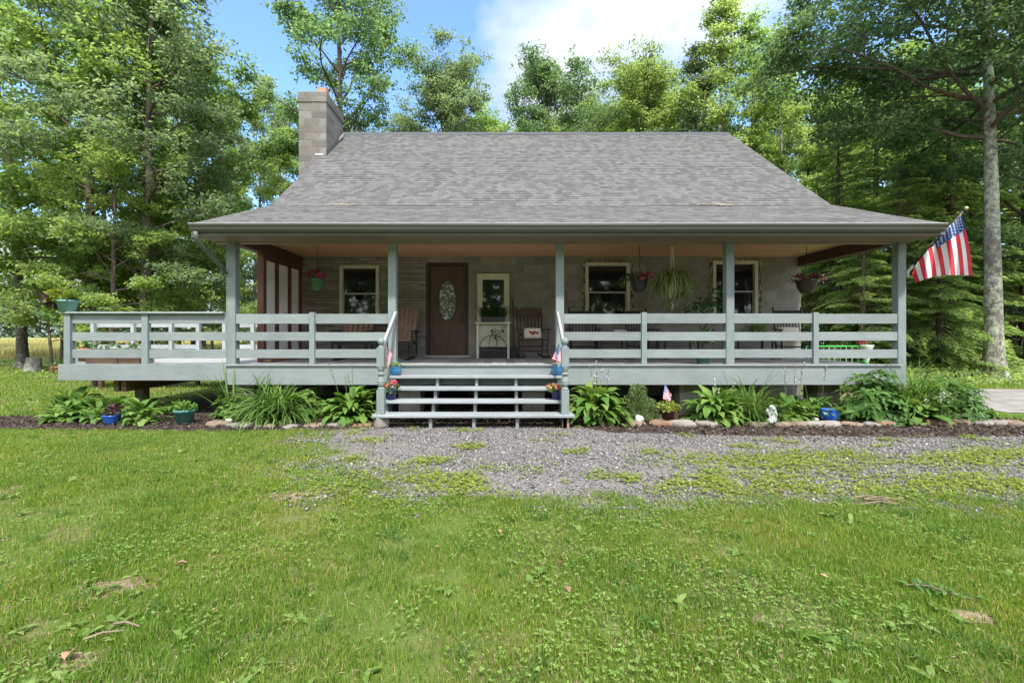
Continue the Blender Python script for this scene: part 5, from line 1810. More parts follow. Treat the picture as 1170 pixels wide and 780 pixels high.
o = shrub('arching_shrub', 'dark arching leafy shrub at the driveway end of the bed', 1097, 7.6, .80, .7, .64, 426, 130, .15, .20, SHRUBMAT, 7)
o = thing('white_bell_spray', 'spray of white bell flowers in front of the end shrubs', 'flowers', (WX(1066, 7.25), 7.25, 0))
m, p = spikes(rs_(427), 7, .35, .55)
ORG_save = ORG[o.name]; ORG[o.name] = Vector((0, 0, 0)); m.build('flower_stalk', STEM, o); ORG[o.name] = ORG_save
foliage('blossom', [p], WHITEPETAL, o)


# ================================================================== trees
def limb_tubes(mb, pts, r0, r1, n):
    rad = [r0 + (r1 - r0) * (i / (len(pts) - 1)) ** .8 for i in range(len(pts))]
    mb.tube([tuple(p) for p in pts], rad, n, cap=False)


def tree_meshes(seed, H, cb, Rad, nlimb, nleaf, leaf, tr, prof, el=(15, 60), lean=(0, 0), sub=6, clump=.5, wr=.34, wander=.25, extra=None, skew=(0, 0), droop=.25, limbmat=None, inner=.28):
    rs = rs_(seed)
    mb = MB()
    nt_ = 11
    ts = np.linspace(0, 1, nt_)
    T = np.stack([lean[0] * ts ** 1.2 * H + wander * np.cumsum(rs.normal(0, .35, nt_)) * ts, lean[1] * ts ** 1.2 * H + wander * np.cumsum(rs.normal(0, .35, nt_)) * ts, ts * H * .94], 1)
    T[0] = (0, 0, -.1)
    rads = tr * (1 - ts * .96) ** .75
    rads[0] *= 1.45
    tt = np.concatenate([[0, .02, .05], ts[1:]])
    TT = np.stack([np.interp(tt, ts, T[:, i]) for i in range(3)], 1)
    RR = np.interp(tt, ts, tr * (1 - ts * .96) ** .75) * np.array([1.75, 1.32, 1.1] + [1] * (len(tt) - 3))
    mb.tube([tuple(p) for p in TT], list(RR), 14, cap=False)
    ntrunk = len(mb.f)
    clusters = []
    at = lambda h: np.array([np.interp(h, T[:, 2], T[:, i]) for i in range(3)])
    rad_at = lambda h: np.interp(h, T[:, 2], tr * (1 - ts * .96) ** .75)
    specs = []
    for i in range(nlimb):
        t = ((i + rs.uniform(.2, .8)) / nlimb) ** .92
        h = cb + (H * .93 - cb) * t
        az = i * 2.39996 + rs.normal(0, .35)
        L = Rad * prof(t) * rs.uniform(.62, 1.2)
        L *= 1 + skew[0] * math.cos(az) + skew[1] * math.sin(az)
        specs.append((h, az, L, R(el[0] + (el[1] - el[0]) * t + rs.normal(0, 7))))
    for e in (extra or []):
        specs.append(e)
    for h, az, L, e in specs:
        if L < .25: continue
        p = at(min(h, H * .92))
        d = np.array([math.cos(az) * math.cos(e), math.sin(az) * math.cos(e), math.sin(e)])
        pts = [p]
        npt = 6
        for k in range(npt):
            d = unit((d + rs.normal(0, .13, 3) + np.array([0, 0, .05 if k < 3 else -.08]))[None])[0]
            pts.append(pts[-1] + d * L / npt)
        pts = np.array(pts)
        r0 = min(rad_at(min(h, H * .92)) * .55, .018 + L * .015)
        limb_tubes(mb, pts, r0, .012, 6)
        clusters.append((pts[-1], clump * rs.uniform(.8, 1.2)))
        ns = max(2, int(sub * (L / Rad) ** .7 + .5))
        for j in range(ns):
            s = rs.uniform(inner, 1)
            q = np.array([np.interp(s, np.linspace(0, 1, npt + 1), pts[:, i]) for i in range(3)])
            yaw = az + rs.choice([-1, 1]) * R(rs.uniform(25, 80))
            ee = e * .5 + R(rs.uniform(-12, 38))
            dd = np.array([math.cos(yaw) * math.cos(ee), math.sin(yaw) * math.cos(ee), math.sin(ee)])
            l = L * (1.05 - s * .55) * rs.uniform(.25, .5)
            q1 = q + dd * l * .55 + rs.normal(0, .04, 3) * l
            q2 = q + dd * l + np.array([0, 0, -droop * .3 * l])
            limb_tubes(mb, np.array([q, q1, q2]), max(.008, r0 * .35 * (1.1 - s * .6)), .006, 4)
            for f in (.5, .8, 1.02):
                c = q + (q2 - q) * f + rs.normal(0, .08, 3) * clump
                clusters.append((c, clump * rs.uniform(.55, 1.1)))
    top = T[-1]
    for k in range(5):
        clusters.append((top + rs.normal(0, .35, 3) * clump * 1.4 - np.array([0, 0, .3 * k * clump]), clump * .8))
    C = np.array([c for c, _ in clusters]); S = np.array([s for _, s in clusters])
    w = S ** 2; w /= w.sum()
    idx = rs.choice(len(C), nleaf, p=w)
    # each cluster is a few flat sprays of leaves
    spray = rs.normal(0, 1, (len(C), 4, 3)) * np.array([.55, .55, .30])
    pick = rs.randint(0, 4, nleaf)
    off = spray[idx, pick] * S[idx][:, None] + rs.normal(0, 1, (nleaf, 3)) * np.array([.36, .36, .13]) * S[idx][:, None]
    P = C[idx] + off
    D = unit(off * np.array([1, 1, .3])) * .8 + rs.normal(0, .55, (nleaf, 3)) + np.array([0, 0, -droop])
    N = rs.normal(0, .42, (nleaf, 3)) + np.array([0, 0, 1])
    v, f = leaf_quads(P, D, N, leaf * rs.uniform(.65, 1.3, nleaf), wr, .10)
    me_t = bpy.data.meshes.new('trunk')
    me_t.from_pydata(mb.v, [], mb.f)
    me_t.polygons.foreach_set('use_smooth', [True] * len(me_t.polygons))
    if limbmat is not None:
        me_t.polygons.foreach_set('material_index', [0] * ntrunk + [1] * (len(mb.f) - ntrunk))
    me_t.update()
    return me_t, np_mesh('crown', v, [f], False)


def hemlock_meshes(seed, H, Rad, ndl, cb=.4, tr=.2):
    rs = rs_(seed)
    mb = MB(); mb.tube([(0, 0, -.1), (0, 0, .3), (.05, 0, H * .5), (0, .05, H)], [tr * 1.3, tr, tr * .6, .02], 10, cap=False)
    Ps, Ds, Ns, Ls = [], [], [], []
    nb = int(H * 10)
    per = ndl // nb
    for i in range(nb):
        t = (i + rs.rand()) / nb
        h = cb + (H - cb) * t
        L = Rad * ((1 - t) ** .75) * rs.uniform(.55, 1.15) + .2
        az = i * 2.39996 + rs.normal(0, .3)
        e = R(12 - 20 * (1 - t) + rs.normal(0, 8))
        k = np.linspace(0, 1, 6)
        hor = L * k
        zz = L * (math.tan(e) * k - .28 * k ** 2.2)
        pts = np.stack([hor * math.cos(az), hor * math.sin(az), h + zz], 1)
        limb_tubes(mb, pts, .012 + .012 * L, .006, 4)
        n = max(20, int(per * (L / (Rad * .6)) ** 1.3))
        s = rs.uniform(.12, 1, n) ** .75
        sd = rs.choice([-1, 1], n)
        lat = (.34 * L * (1.08 - s) + .12) * rs.uniform(0, 1, n) ** .8
        q = np.stack([np.interp(s, k, pts[:, j]) for j in range(3)], 1)
        ang = az + sd * R(58)
        dl = np.stack([np.cos(ang), np.sin(ang), np.full(n, -.12)], 1)
        P = q + dl * lat[:, None] + rs.normal(0, .022, (n, 3))
        P[:, 2] -= .22 * lat ** 1.5
        ao = az + sd * R(35) + rs.normal(0, .5, n)
        D = np.stack([np.cos(ao), np.sin(ao), rs.normal(-.28, .16, n)], 1)
        Ps.append(P); Ds.append(D); Ns.append(rs.normal(0, .28, (n, 3)) + np.array([0, 0, 1])); Ls.append(rs.uniform(.09, .19, n))
    P, D, N, L = map(np.concatenate, (Ps, Ds, Ns, Ls))
    v, f = leaf_quads(P, D, N, L, .20, .05)
    me_t = bpy.data.meshes.new('trunk'); me_t.from_pydata(mb.v, [], mb.f)
    me_t.polygons.foreach_set('use_smooth', [True] * len(me_t.polygons)); me_t.update()
    return me_t, np_mesh('crown', v, [f], False)


oval = lambda t: max(.12, math.sin(math.pi * (.12 + .80 * t)) ** .75)
vase = lambda t: .45 + .65 * math.sin(math.pi * min(1, .15 + .75 * t))
cone_ = lambda t: max(.1, 1.05 - .85 * t)
slim = lambda t: max(.15, .8 * math.sin(math.pi * (.15 + .75 * t)))

KIND = {
    'oak_a': tree_meshes(1, 17, 3.4, 4.6, 28, 30000, .155, .20, oval, (5, 55), clump=.50, sub=8),
    'oak_b': tree_meshes(2, 16, 2.6, 4.2, 26, 28000, .15, .18, oval, (0, 55), clump=.48, sub=8, lean=(-.05, 0)),
    'maple': tree_meshes(3, 14, 1.8, 3.8, 26, 28000, .145, .16, oval, (10, 60), clump=.46, sub=8),
    'slim_a': tree_meshes(4, 19, 6.0, 2.4, 26, 15000, .14, .13, slim, (30, 70), clump=.42, sub=6),
    'slim_b': tree_meshes(5, 20, 4.0, 2.8, 28, 18000, .14, .14, slim, (30, 70), clump=.44, sub=6, lean=(.03, 0)),
    'round_a': tree_meshes(6, 20, 10.5, 4.4, 34, 34000, .16, .24, vase, (30, 75), clump=.52, sub=8),
    'round_b': tree_meshes(7, 20, 9.0, 4.2, 34, 32000, .16, .24, vase, (25, 70), clump=.50, sub=8),
    'tall_oak': tree_meshes(12, 24, 8.0, 4.6, 36, 40000, .16, .26, vase, (25, 60), clump=.50, sub=8),
    'under': tree_meshes(8, 6, .5, 2.6, 18, 12000, .12, .07, vase, (10, 55), clump=.40, sub=7),
    'sapling': tree_meshes(9, 5, .9, 1.5, 14, 6000, .12, .055, vase, (15, 55), clump=.36, sub=6),
    'hem_a': hemlock_meshes(10, 11, 3.0, 42000),
    'hem_b': hemlock_meshes(11, 8, 2.8, 34000),
}
FIRST = {}


def tree(kind, label, x, y, sc=1.0, rz=0.0, leafmat=OAKLEAF, bark=BARK, name='tree', group=None, cat='tree', szz=1.0):
    t = thing(name, label, cat, (x, y, 0), rz, group)
    t.scale = (sc, sc, sc * szz)
    for nm, me, mt in (('trunk', KIND[kind][0], bark), ('crown', KIND[kind][1], leafmat)):
        o = bpy.data.objects.new(nm, me); COL.objects.link(o); o.parent = t
        if not me.materials: me.materials.append(mt)
        if nm == 'trunk' and kind == 'big_oak': me.materials.append(BARK)
        o.material_slots[0].link = 'OBJECT'; o.material_slots[0].material = mt
    return t


def P_(px, Y):
    return WX(px, Y), Y


# --- left of the house
tree('oak_b', 'tree with leaning mottled trunk at the edge of the hayfield beside the stump', *P_(26, 19.0), 1.0, 0.2, OAKLEAF, BARK_MOSSY, 'oak_tree')
tree('sapling', 'thin-stemmed young tree standing alone behind the planter on the railing', *P_(59, 17.2), 1.05, 1.0, LIMELEAF, BARK, 'young_tree')
tree('slim_a', 'slender leaning tree just behind the railing planter', *P_(72, 22), .75, 2.2, OAKLEAF, BARK_MOSSY, 'slender_tree')
tree('oak_a', 'big oak with a dark trunk rising behind the open deck', *P_(104, 18.5), 1.0, .4, OAKLEAF, BARK, 'oak_tree')
tree('maple', 'bushy maple behind the middle of the open deck', *P_(170, 20.5), 1.1, 1.9, OAKLEAF, BARK, 'maple_tree')
tree('oak_a', 'tall oak with its trunk behind the first railing post from the house corner', *P_(166, 17.6), .95, 3.5, ASHLEAF, BARK, 'oak_tree')
tree('oak_b', 'tall leafy oak at the upper picture edge beyond the leaning tree', *P_(-40, 20), 1.1, 2.0, OAKLEAF, BARK, 'oak_tree')
tree('maple', 'light green maple in front of the tall oaks, low branches over the deck railing', *P_(128, 16.6), .62, 4.4, LIMELEAF, BARK, 'maple_tree')
tree('oak_b', 'oak nearest the eave corner, its crown touching the roof edge', *P_(222, 21), .92, 5.2, OAKLEAF, BARK, 'oak_tree')
tree('under', 'low leafy understory tree between the deck and the house corner', *P_(243, 19), .85, .8, LIMELEAF, BARK, 'understory_tree')
tree('under', 'low understory tree behind the deck planter boxes', *P_(128, 21.5), 1.0, 2.8, OAKLEAF, BARK, 'understory_tree')
tree('under', 'dense understory tree by the rear deck steps', *P_(195, 22), 1.1, 4.8, LIMELEAF, BARK, 'understory_tree')
tree('slim_b', 'narrow tree with bare lower trunk between the left wood and the chimney', *P_(288, 27), .88, .6, ASHLEAF, BARK_PALE, 'slender_tree')
tree('slim_a', 'thin pale-stemmed tree closest to the chimney', *P_(318, 26), .72, 3.9, LIMELEAF, BARK_PALE, 'slender_tree')
tree('slim_a', 'thin tree standing over the lower roof slope between deck wood and chimney', *P_(262, 30), .86, 5.0, OAKLEAF, BARK, 'slender_tree')
for k, (px, Y, kd, s) in enumerate(((-110, 30, 'oak_b', 1.1), (120, 30, 'maple', 1.25), (190, 31, 'slim_b', 1.0), (232, 33, 'maple', 1.2), (205, 27, 'under', 1.4), (300, 34, 'under', 1.4))):
    tree(kd, 'leafy tree inside the wood behind the open deck', *P_(px, Y), s, k * 1.3, (OAKLEAF, LIMELEAF, ASHLEAF)[k % 3], BARK, 'woodland_tree', 'trees deep in the wood behind the open deck')

# --- behind the roof
tree('tall_oak', 'tall dark oak with outstretched boughs behind the chimney', *P_(392, 24), .98, .9, DARKLEAF, BARK, 'oak_tree')
tree('round_a', 'broad grey-green tree behind the ridge between chimney and middle', *P_(512, 30), .93, 2.0, ASHLEAF, BARK, 'broad_tree')
tree('round_b', 'dark green tree behind the middle of the ridge', *P_(628, 31), .97, 3.4, DARKLEAF, BARK, 'broad_tree')
tree('round_a', 'yellow-green spreading tree behind the ridge under the big cloud', *P_(732, 30), .93, 4.6, LIMELEAF, BARK, 'broad_tree')
tree('maple', 'low yellow-green treetop just over the ridge next to the chimney', *P_(438, 33), .98, .3, LIMELEAF, BARK, 'maple_tree')
tree('maple', 'low treetop just over the ridge between the two middle trees', *P_(575, 36), 1.02, 1.2, ASHLEAF, BARK, 'maple_tree')
tree('maple', 'low treetop over the ridge beside the yellow-green tree', *P_(680, 36), 1.02, 2.6, OAKLEAF, BARK, 'maple_tree')
tree('slim_b', 'tall slender tree over the end of the ridge reaching the top of the picture', *P_(822, 25), 1.08, 1.1, LIMELEAF, BARK_PALE, 'slender_tree')
tree('slim_a', 'tall slender tree with leaning stem left of the ridge end', *P_(795, 27), 1.02, 3.3, ASHLEAF, BARK_PALE, 'slender_tree')
tree('slim_b', 'tall slender tree just past the ridge end', *P_(862, 26), 1.0, 4.1, OAKLEAF, BARK_PALE, 'slender_tree')
tree('maple', 'light green bushy tree behind the ridge end', *P_(790, 34), .95, 5.0, LIMELEAF, BARK, 'maple_tree')

for k, (px, Y, kd, s_) in enumerate(((470, 38, 'round_a', .92), (545, 40, 'round_b', 1.0), (605, 38, 'round_a', .9), (668, 40, 'round_b', 1.05), (705, 38, 'round_a', 1.0), (770, 37, 'round_b', 1.02), (425, 40, 'round_a', .9), (350, 36, 'round_b', .95))):
    tree(kd, 'leafy top of a tree filling the gaps in the row behind the ridge', *P_(px, Y), s_, k * 1.9, (ASHLEAF, OAKLEAF, LIMELEAF)[k % 3], BARK, 'woodland_tree', 'treetops in the row behind the ridge')

# --- right of the house
LX, LY = P_(1136, 14.8)
KIND['big_oak'] = tree_meshes(21, 16.5, 7.3, 5.2, 32, 76000, .14, .25, vase, (0, 55), lean=(-.012, 0), clump=.60, sub=9, skew=(-.35, -.1), wander=.07, limbmat=1, inner=.08,
                              extra=[(9.0, 3.05, 7.0, .26), (10.0, 2.75, 7.0, .32), (10.8, 3.4, 6.4, .34), (8.6, .3, 4.2, .15)])
tree('big_oak', 'big oak with a straight pale lichen-covered trunk beyond the flag', LX, LY, 1.0, 0, DARKLEAF, BARK_LICHEN, 'oak_tree')
tree('oak_a', 'dark-trunked tree at the picture edge behind the lichen oak', *P_(1178, 17.5), .95, 2.4, DARKLEAF, BARK, 'oak_tree')
tree('hem_a', 'tall hemlock rising behind the lichen oak and the flag', *P_(1085, 19), 1.12, .4, HEMLEAF, BARK, 'hemlock_tree')
tree('hem_b', 'hemlock with drooping pale sprays directly behind the flag post', *P_(1030, 17.5), 1.0, 1.5, HEMLEAF, BARK, 'hemlock_tree')
tree('hem_b', 'shorter hemlock between the lichen oak and the flag', *P_(1075, 16.2), .72, 2.9, HEMLEAF, BARK, 'hemlock_tree')
tree('hem_a', 'hemlock behind the open end of the porch near the house corner', *P_(957, 19.5), .98, 3.7, HEMLEAF, BARK, 'hemlock_tree')
tree('hem_a', 'tall hemlock above the low end of the roof slope', *P_(1000, 22), 1.2, 5.1, HEMLEAF, BARK, 'hemlock_tree')
tree('hem_a', 'dark hemlock at the picture edge beyond the lichen oak', *P_(1172, 20), 1.15, .9, DARKLEAF, BARK, 'hemlock_tree')
tree('hem_b', 'bushy hemlock seen through the porch railing beside the green bench', *P_(985, 16.4), .72, 4.5, HEMLEAF, BARK, 'hemlock_tree')
tree('slim_b', 'slender tree with bare grey stem above the roof slope near the ridge end', *P_(905, 25), .95, 2.5, LIMELEAF, BARK_PALE, 'slender_tree')
tree('slim_a', 'slender bare-stemmed tree above the middle of the side roof slope', *P_(968, 27), .95, .2, LIMELEAF, BARK_PALE, 'slender_tree')
tree('maple', 'light green maple between slender stems above the side roof slope', *P_(925, 29), 1.2, 1.4, LIMELEAF, BARK, 'maple_tree')
tree('oak_a', 'tall leafy tree under the boughs of the lichen oak', *P_(1030, 26), 1.05, 3.0, OAKLEAF, BARK, 'oak_tree')
tree('slim_a', 'pale-stemmed slender tree in the gap left of the lichen oak', *P_(1048, 24), .9, 4.2, OAKLEAF, BARK_PALE, 'slender_tree')
for k, (px, Y, kd, s) in enumerate(((885, 33, 'maple', 1.3), (945, 34, 'oak_b', 1.1), (990, 32, 'maple', 1.25), (1060, 31, 'oak_a', 1.1), (1105, 29, 'maple', 1.2), (1150, 28, 'oak_b', 1.1), (1205, 24, 'hem_a', 1.2), (1110, 24, 'hem_a', 1.25), (870, 29, 'under', 1.5), (1050, 20.5, 'under', 1.1), (930, 23, 'under', 1.1), (1140, 22, 'hem_b', 1.0))):
    tree(kd, 'leafy tree inside the wood beyond the porch end', *P_(px, Y), s, k * 1.7, HEMLEAF if kd[:3] == 'hem' else (LIMELEAF, OAKLEAF, DARKLEAF)[k % 3], BARK, 'woodland_tree', 'trees deep in the wood beyond the porch end')
# trees outside the frame that shade the sides
# --- far edge of the hayfield
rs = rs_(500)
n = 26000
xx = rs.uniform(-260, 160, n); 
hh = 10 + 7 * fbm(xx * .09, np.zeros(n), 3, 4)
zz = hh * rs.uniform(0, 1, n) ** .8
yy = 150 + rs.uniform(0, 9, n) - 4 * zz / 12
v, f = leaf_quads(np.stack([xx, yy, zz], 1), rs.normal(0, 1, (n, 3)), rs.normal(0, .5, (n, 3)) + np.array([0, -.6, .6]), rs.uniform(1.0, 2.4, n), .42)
o = link('distant_wood', np_mesh('distant_wood', v, [f], False), HAZYLEAF)
props(o, 'far wood tinted bluish for haze along the end of the hayfield', 'wood', None, 'stuff')

rs = rs_(501)
n = 16000
xx = rs.uniform(-90, 90, n); hh = 13 + 6 * fbm(xx * .12, np.zeros(n), 6, 4)
zz = hh * rs.uniform(0, 1, n) ** .8
v, f = leaf_quads(np.stack([xx, -42 - rs.uniform(0, 8, n) + 3 * zz / 12, zz], 1), rs.normal(0, 1, (n, 3)), rs.normal(0, .5, (n, 3)) + np.array([0, .6, .6]), rs.uniform(.8, 1.9, n), .42)
o = link('opposite_wood', np_mesh('opposite_wood', v, [f], False), DARKLEAF)
props(o, 'wood across the yard facing the porch, mirrored in the window panes', 'wood', None, 'stuff')

# ================================================================== ground
def sheet(name, poly_or_rect, z, mat, kind='structure', nx=1, ny=1):
    x0, x1, y0, y1 = poly_or_rect
    xs, ys = np.linspace(x0, x1, nx + 1), np.linspace(y0, y1, ny + 1)
    gx, gy = np.meshgrid(xs, ys, indexing='ij')
    V = np.stack([gx.ravel(), gy.ravel(), np.full(gx.size, z)], 1)
    i = np.arange(nx)[:, None] * (ny + 1) + np.arange(ny)[None]
    Q = np.stack([i, i + ny + 1, i + ny + 2, i + 1], -1).reshape(-1, 4)
    o = link(name, np_mesh(name, V, [Q], True), mat)
    o['kind'] = kind
    return o


def outline(name, pts, z, mat, seed, amp=.12, step=.12, fr=1.7):
    """a sheet with an uneven edge"""
    P = []
    for (a, b) in zip(pts, pts[1:] + pts[:1]):
        L = math.dist(a, b); k = max(1, int(L / step))
        for i in range(k):
            P.append((a[0] + (b[0] - a[0]) * i / k, a[1] + (b[1] - a[1]) * i / k))
    P = np.array(P)
    nx_, ny_ = fbm(P[:, 0] * fr, P[:, 1] * fr, seed, 4) - .5, fbm(P[:, 0] * fr + 50, P[:, 1] * fr, seed + 9, 4) - .5
    P = P + np.stack([nx_, ny_], 1) * amp * 2
    import bmesh
    bm = bmesh.new()
    vs_ = [bm.verts.new((x, y, z)) for x, y in P]
    fc = bm.faces.new(vs_)
    bmesh.ops.triangulate(bm, faces=[fc])
    bmesh.ops.recalc_face_normals(bm, faces=bm.faces)
    me = bpy.data.meshes.new(name); bm.to_mesh(me); bm.free()
    o = link(name, me, mat); o['kind'] = 'structure'
    return o


m, nt, b, out = new_mat('lawn_soil')
v = objvec(nt)
n1_, n2_, n3_ = noise(nt, v, .9, 6, .6), noise(nt, v, 9, 6, .65), noise(nt, v, 60, 4, .7)
g1 = ramp(nt, n2_.outputs['Fac'], [(.3, (.070, .115, .018)), (.7, (.125, .175, .036))])
s1_ = ramp(nt, n3_.outputs['Fac'], [(.3, (.16, .105, .060)), (.7, (.30, .215, .135))])
k1 = ramp(nt, n1_.outputs['Fac'], [(.48, (.05, .05, .05)), (.68, (.85, .85, .85))])
nt.links.new(mixc(nt, k1.outputs[0], g1.outputs[0], s1_.outputs[0]), b.inputs['Base Color'])
b.inputs['Roughness'].default_value = 1; b.inputs['Specular IOR Level'].default_value = .05
bump(nt, b, n3_.outputs['Fac'], .8, .02)
LAWNSOIL = m
GRAVELBASE = mat_noise('gravel_fines', (.080, .066, .055), (.18, .16, .14), 55, .95, bs=.9, bscale=70, c3=(.24, .22, .195), detail=6)
MULCHBASE = mat_noise('mulch_base', (.022, .015, .011), (.055, .038, .028), 45, .95, bs=.9, bscale=60, c3=(.10, .072, .054), detail=6)
HAYBASE = mat_noise('hay_ground', (.22, .24, .075), (.40, .37, .14), .35, 1, bs=.3, bscale=6, c3=(.52, .46, .21))
LITTERBASE = mat_noise('forest_floor', (.05, .055, .02), (.10, .085, .04), 1.5, 1, bs=.6, bscale=20, c3=(.16, .13, .07))
DRIVE = mat_noise('old_gravel_drive', (.17, .15, .13), (.24, .22, .195), 3, .95, bs=.6, bscale=60, c3=(.29, .265, .235))

THATCH = mat_leaf('dead_thatch', [(0, (.17, .13, .06)), (.5, (.28, .22, .11)), (1, (.42, .34, .19))], .2, .8, 1.0, 0, .1)
COARSE = mat_leaf('coarse_grass_blade', [(0, (.050, .125, .020)), (.6, (.090, .190, .034)), (1, (.150, .250, .060))], .42, .5, 1.4, 0, .25)
BARESOIL = mat_noise('bare_soil', (.13, .088, .052), (.24, .175, .112), 14, 1, bs=1.0, bscale=60, c3=(.32, .245, .165), spec=.05)
sheet('lawn', (-400, 400, -30, 900), 0.0, LAWNSOIL, nx=4, ny=4)
outline('hayfield', [(-300, 27), (-24, 27), (-9, 32), (-5, 60), (60, 60), (90, 148), (-300, 148)], .004, HAYBASE, 3, .5, 1.5)
outline('forest_floor', [(7.6, 13.6), (11, 15.2), (14, 14.2), (40, 13.0), (60, 50), (-2, 58), (-2, 24), (5, 19)], .006, LITTERBASE, 4, .3, .5)
outline('driveway', [(9.2, 8.3), (10.4, 8.0), (30, 8.0), (60, 8.0), (60, 11.6), (16, 11.7), (12, 11.9), (9.5, 11.5), (9.0, 9.5)], .008, DRIVE, 5, .12, .25)
outline('gravel_drive', [(-1.9, 7.3), (-2.5, 6.55), (-2.2, 5.8), (-1.6, 4.9), (-1.0, 4.2), (.5, 3.85), (5, 3.9), (12, 4.25), (26, 4.5), (26, 6.75), (12, 6.62), (6, 6.5), (3, 6.62), (1.2, 7.1), (1.1, 7.4)], .004, GRAVELBASE, 6, .22, .10, 1.5)
MULCH_POLY = [(-9.6, 7.25), (-8.2, 6.98), (-6, 6.78), (-4, 6.72), (-2.6, 6.85), (-1.9, 7.12), (1.1, 7.1), (1.6, 6.66), (3, 6.46), (5.5, 6.34), (8, 6.46), (9.1, 6.85), (8.5, 7.6), (7.8, 8.3), (7.2, 10.7), (-6.2, 10.7), (-6.6, 8.9), (-7.6, 8.2), (-9.2, 7.75)]
outline('mulch_bed', MULCH_POLY, .010, MULCHBASE, 7, .07, .08)


def in_poly(x, y, poly):
    c = np.zeros(len(x), bool)
    for (xa, ya), (xb, yb) in zip(poly, poly[1:] + poly[:1]):
        k = ((ya > y) != (yb > y)) & (x < (xb - xa) * (y - ya) / (yb - ya + 1e-12) + xa)
        c ^= k
    return c


def gravel_w(x, y):
    """1 in the open gravel, 0 on the lawn"""
    n = (fbm(x * .9, y * 1.3, 41, 4) - .5) * 2.4
    left = np.interp(y, [3.6, 4.1, 5.2, 6.3, 7.2], [-.7, -1.2, -1.8, -2.6, -2.1])
    lo = np.interp(x, [-2, .5, 4, 12, 26], [4.15, 3.9, 3.9, 4.25, 4.5])
    w = sstep(-1.2, .9, (x - left) + n) * sstep(-.45, .40, (y - lo) + n * .35)
    w = np.clip(w + (fbm(x * 3.1, y * 4.2, 43, 4) - .5) * 1.1 * w * (1 - w) * 4, 0, 1)
    return w * (y < 7.3)


def median_w(x, y):
    n = fbm(x * .8 + 9, y * 1.4, 52, 4)
    mid = np.exp(-((y - 5.22 - .02 * (x - 4) - .5 * (fbm(x * .7, y * .2, 59, 3) - .5)) / .34) ** 2) * sstep(1.2, 3.8, x) * np.clip(.30 + 3.2 * (n - .42), 0, .95)
    spots = sstep(.58, .74, fbm(x * 2.3 + 5, y * 3.1, 57, 4)) * .55
    edge = np.exp(-((y - 6.62) / .16) ** 2) * sstep(2.5, 4.5, x) * sstep(.42, .6, n) * .6
    low = np.exp(-((y - np.interp(x, [0, 4, 12], [4.45, 4.3, 4.55])) / .35) ** 2) * np.clip(3.0 * (fbm(x * 1.9, y * 2.4, 58, 4) - .45), 0, .6)
    return np.clip(np.maximum.reduce([mid, spots, edge, low]), 0, 1)


BARE = [(WX(px, F * CZ / (py - CY)), F * CZ / (py - CY), a, b_) for px, py, a, b_ in (
    (872, 709, .085, .055), (1112, 705, .10, .06), (128, 672, .20, .10), (88, 757, .12, .06), (278, 730, .09, .06), (780, 617, .10, .05), (1165, 627, .12, .08), (256, 609, .10, .07), (310, 632, .08, .08), (340, 568, .28, .12), (330, 595, .12, .08), (996, 728, .06, .04), (697, 720, .05, .04), (60, 715, .14, .06), (700, 680, .06, .03))]


for k, (bx, by, a, c) in enumerate(BARE):
    if k not in (0, 1, 2, 3, 9): continue
    outline('bare_soil', [(bx + a * .95 * math.cos(t * .5236), by + c * .95 * math.sin(t * .5236)) for t in range(12)], .003 + .0004 * k, BARESOIL, 80 + k, min(a, c) * 1.1, .012, 16)


def bare_w(x, y):
    w = np.zeros_like(x)
    for bx, by, a, c in BARE:
        w = np.maximum(w, .93 - .93 * sstep(.25, 1.15, np.sqrt(((x - bx) / a / 1.3) ** 2 + ((y - by) / c / 1.3) ** 2) + (fbm(x * 11, y * 11, 77, 4) - .5) * 2.2))
    return w


def scatter(n, ymin, ymax, rs, power=1.0, margin=1.06, xl=None, xr=None):
    y = ymin + (ymax - ymin) * rs.uniform(0, 1, n) ** power
    x0 = -CX / F * y * margin - .3; x1 = (1170 - CX) / F * y * margin + .3
    if xl is not None: x0 = np.maximum(x0, xl)
    if xr is not None: x1 = np.minimum(x1, xr)
    x = x0 + (x1 - x0) * rs.uniform(0, 1, n)
    wgt = (x1 - x0) / np.max(x1 - x0)
    return x, y, wgt


def blades(x, y, h, w, rs, lean=.55, z=0.0):
    n = len(x)
    az = rs.uniform(0, 2 * np.pi, n); fa = rs.uniform(0, 2 * np.pi, n)
    le = lean * rs.uniform(.1, 1.3, n)
    P = np.stack([x, y, np.full(n, z)], 1)
    S = np.stack([np.cos(fa), np.sin(fa), np.zeros(n)], 1) * (w / 2)[:, None]
    B = np.stack([np.cos(az), np.sin(az), np.zeros(n)], 1)
    m1 = P + B * (le * h * .35)[:, None] + np.array([0, 0, 1]) * (h * .6)[:, None]
    tip = P + B * (le * h)[:, None] + np.array([0, 0, 1]) * (h * (1 - .25 * le))[:, None]
    V = np.stack([P - S, P + S, m1 + S * .75, m1 - S * .75, tip], 1).reshape(-1, 3)
    b0 = np.arange(n)[:, None] * 5
    return V, b0 + np.array([0, 1, 2, 3]), b0 + np.array([3, 2, 4])


def patch_thin(x, y):
    n = fbm(x * .55 + 3, y * .55, 21, 4); m_ = fbm(x * 2.6, y * 2.6, 22, 3)
    thin = sstep(.50, .66, n) * sstep(.2, -2.0, x - .2 * y) * .75 + sstep(.60, .74, m_) * .5
    return np.clip(1 - thin, .22, 1)


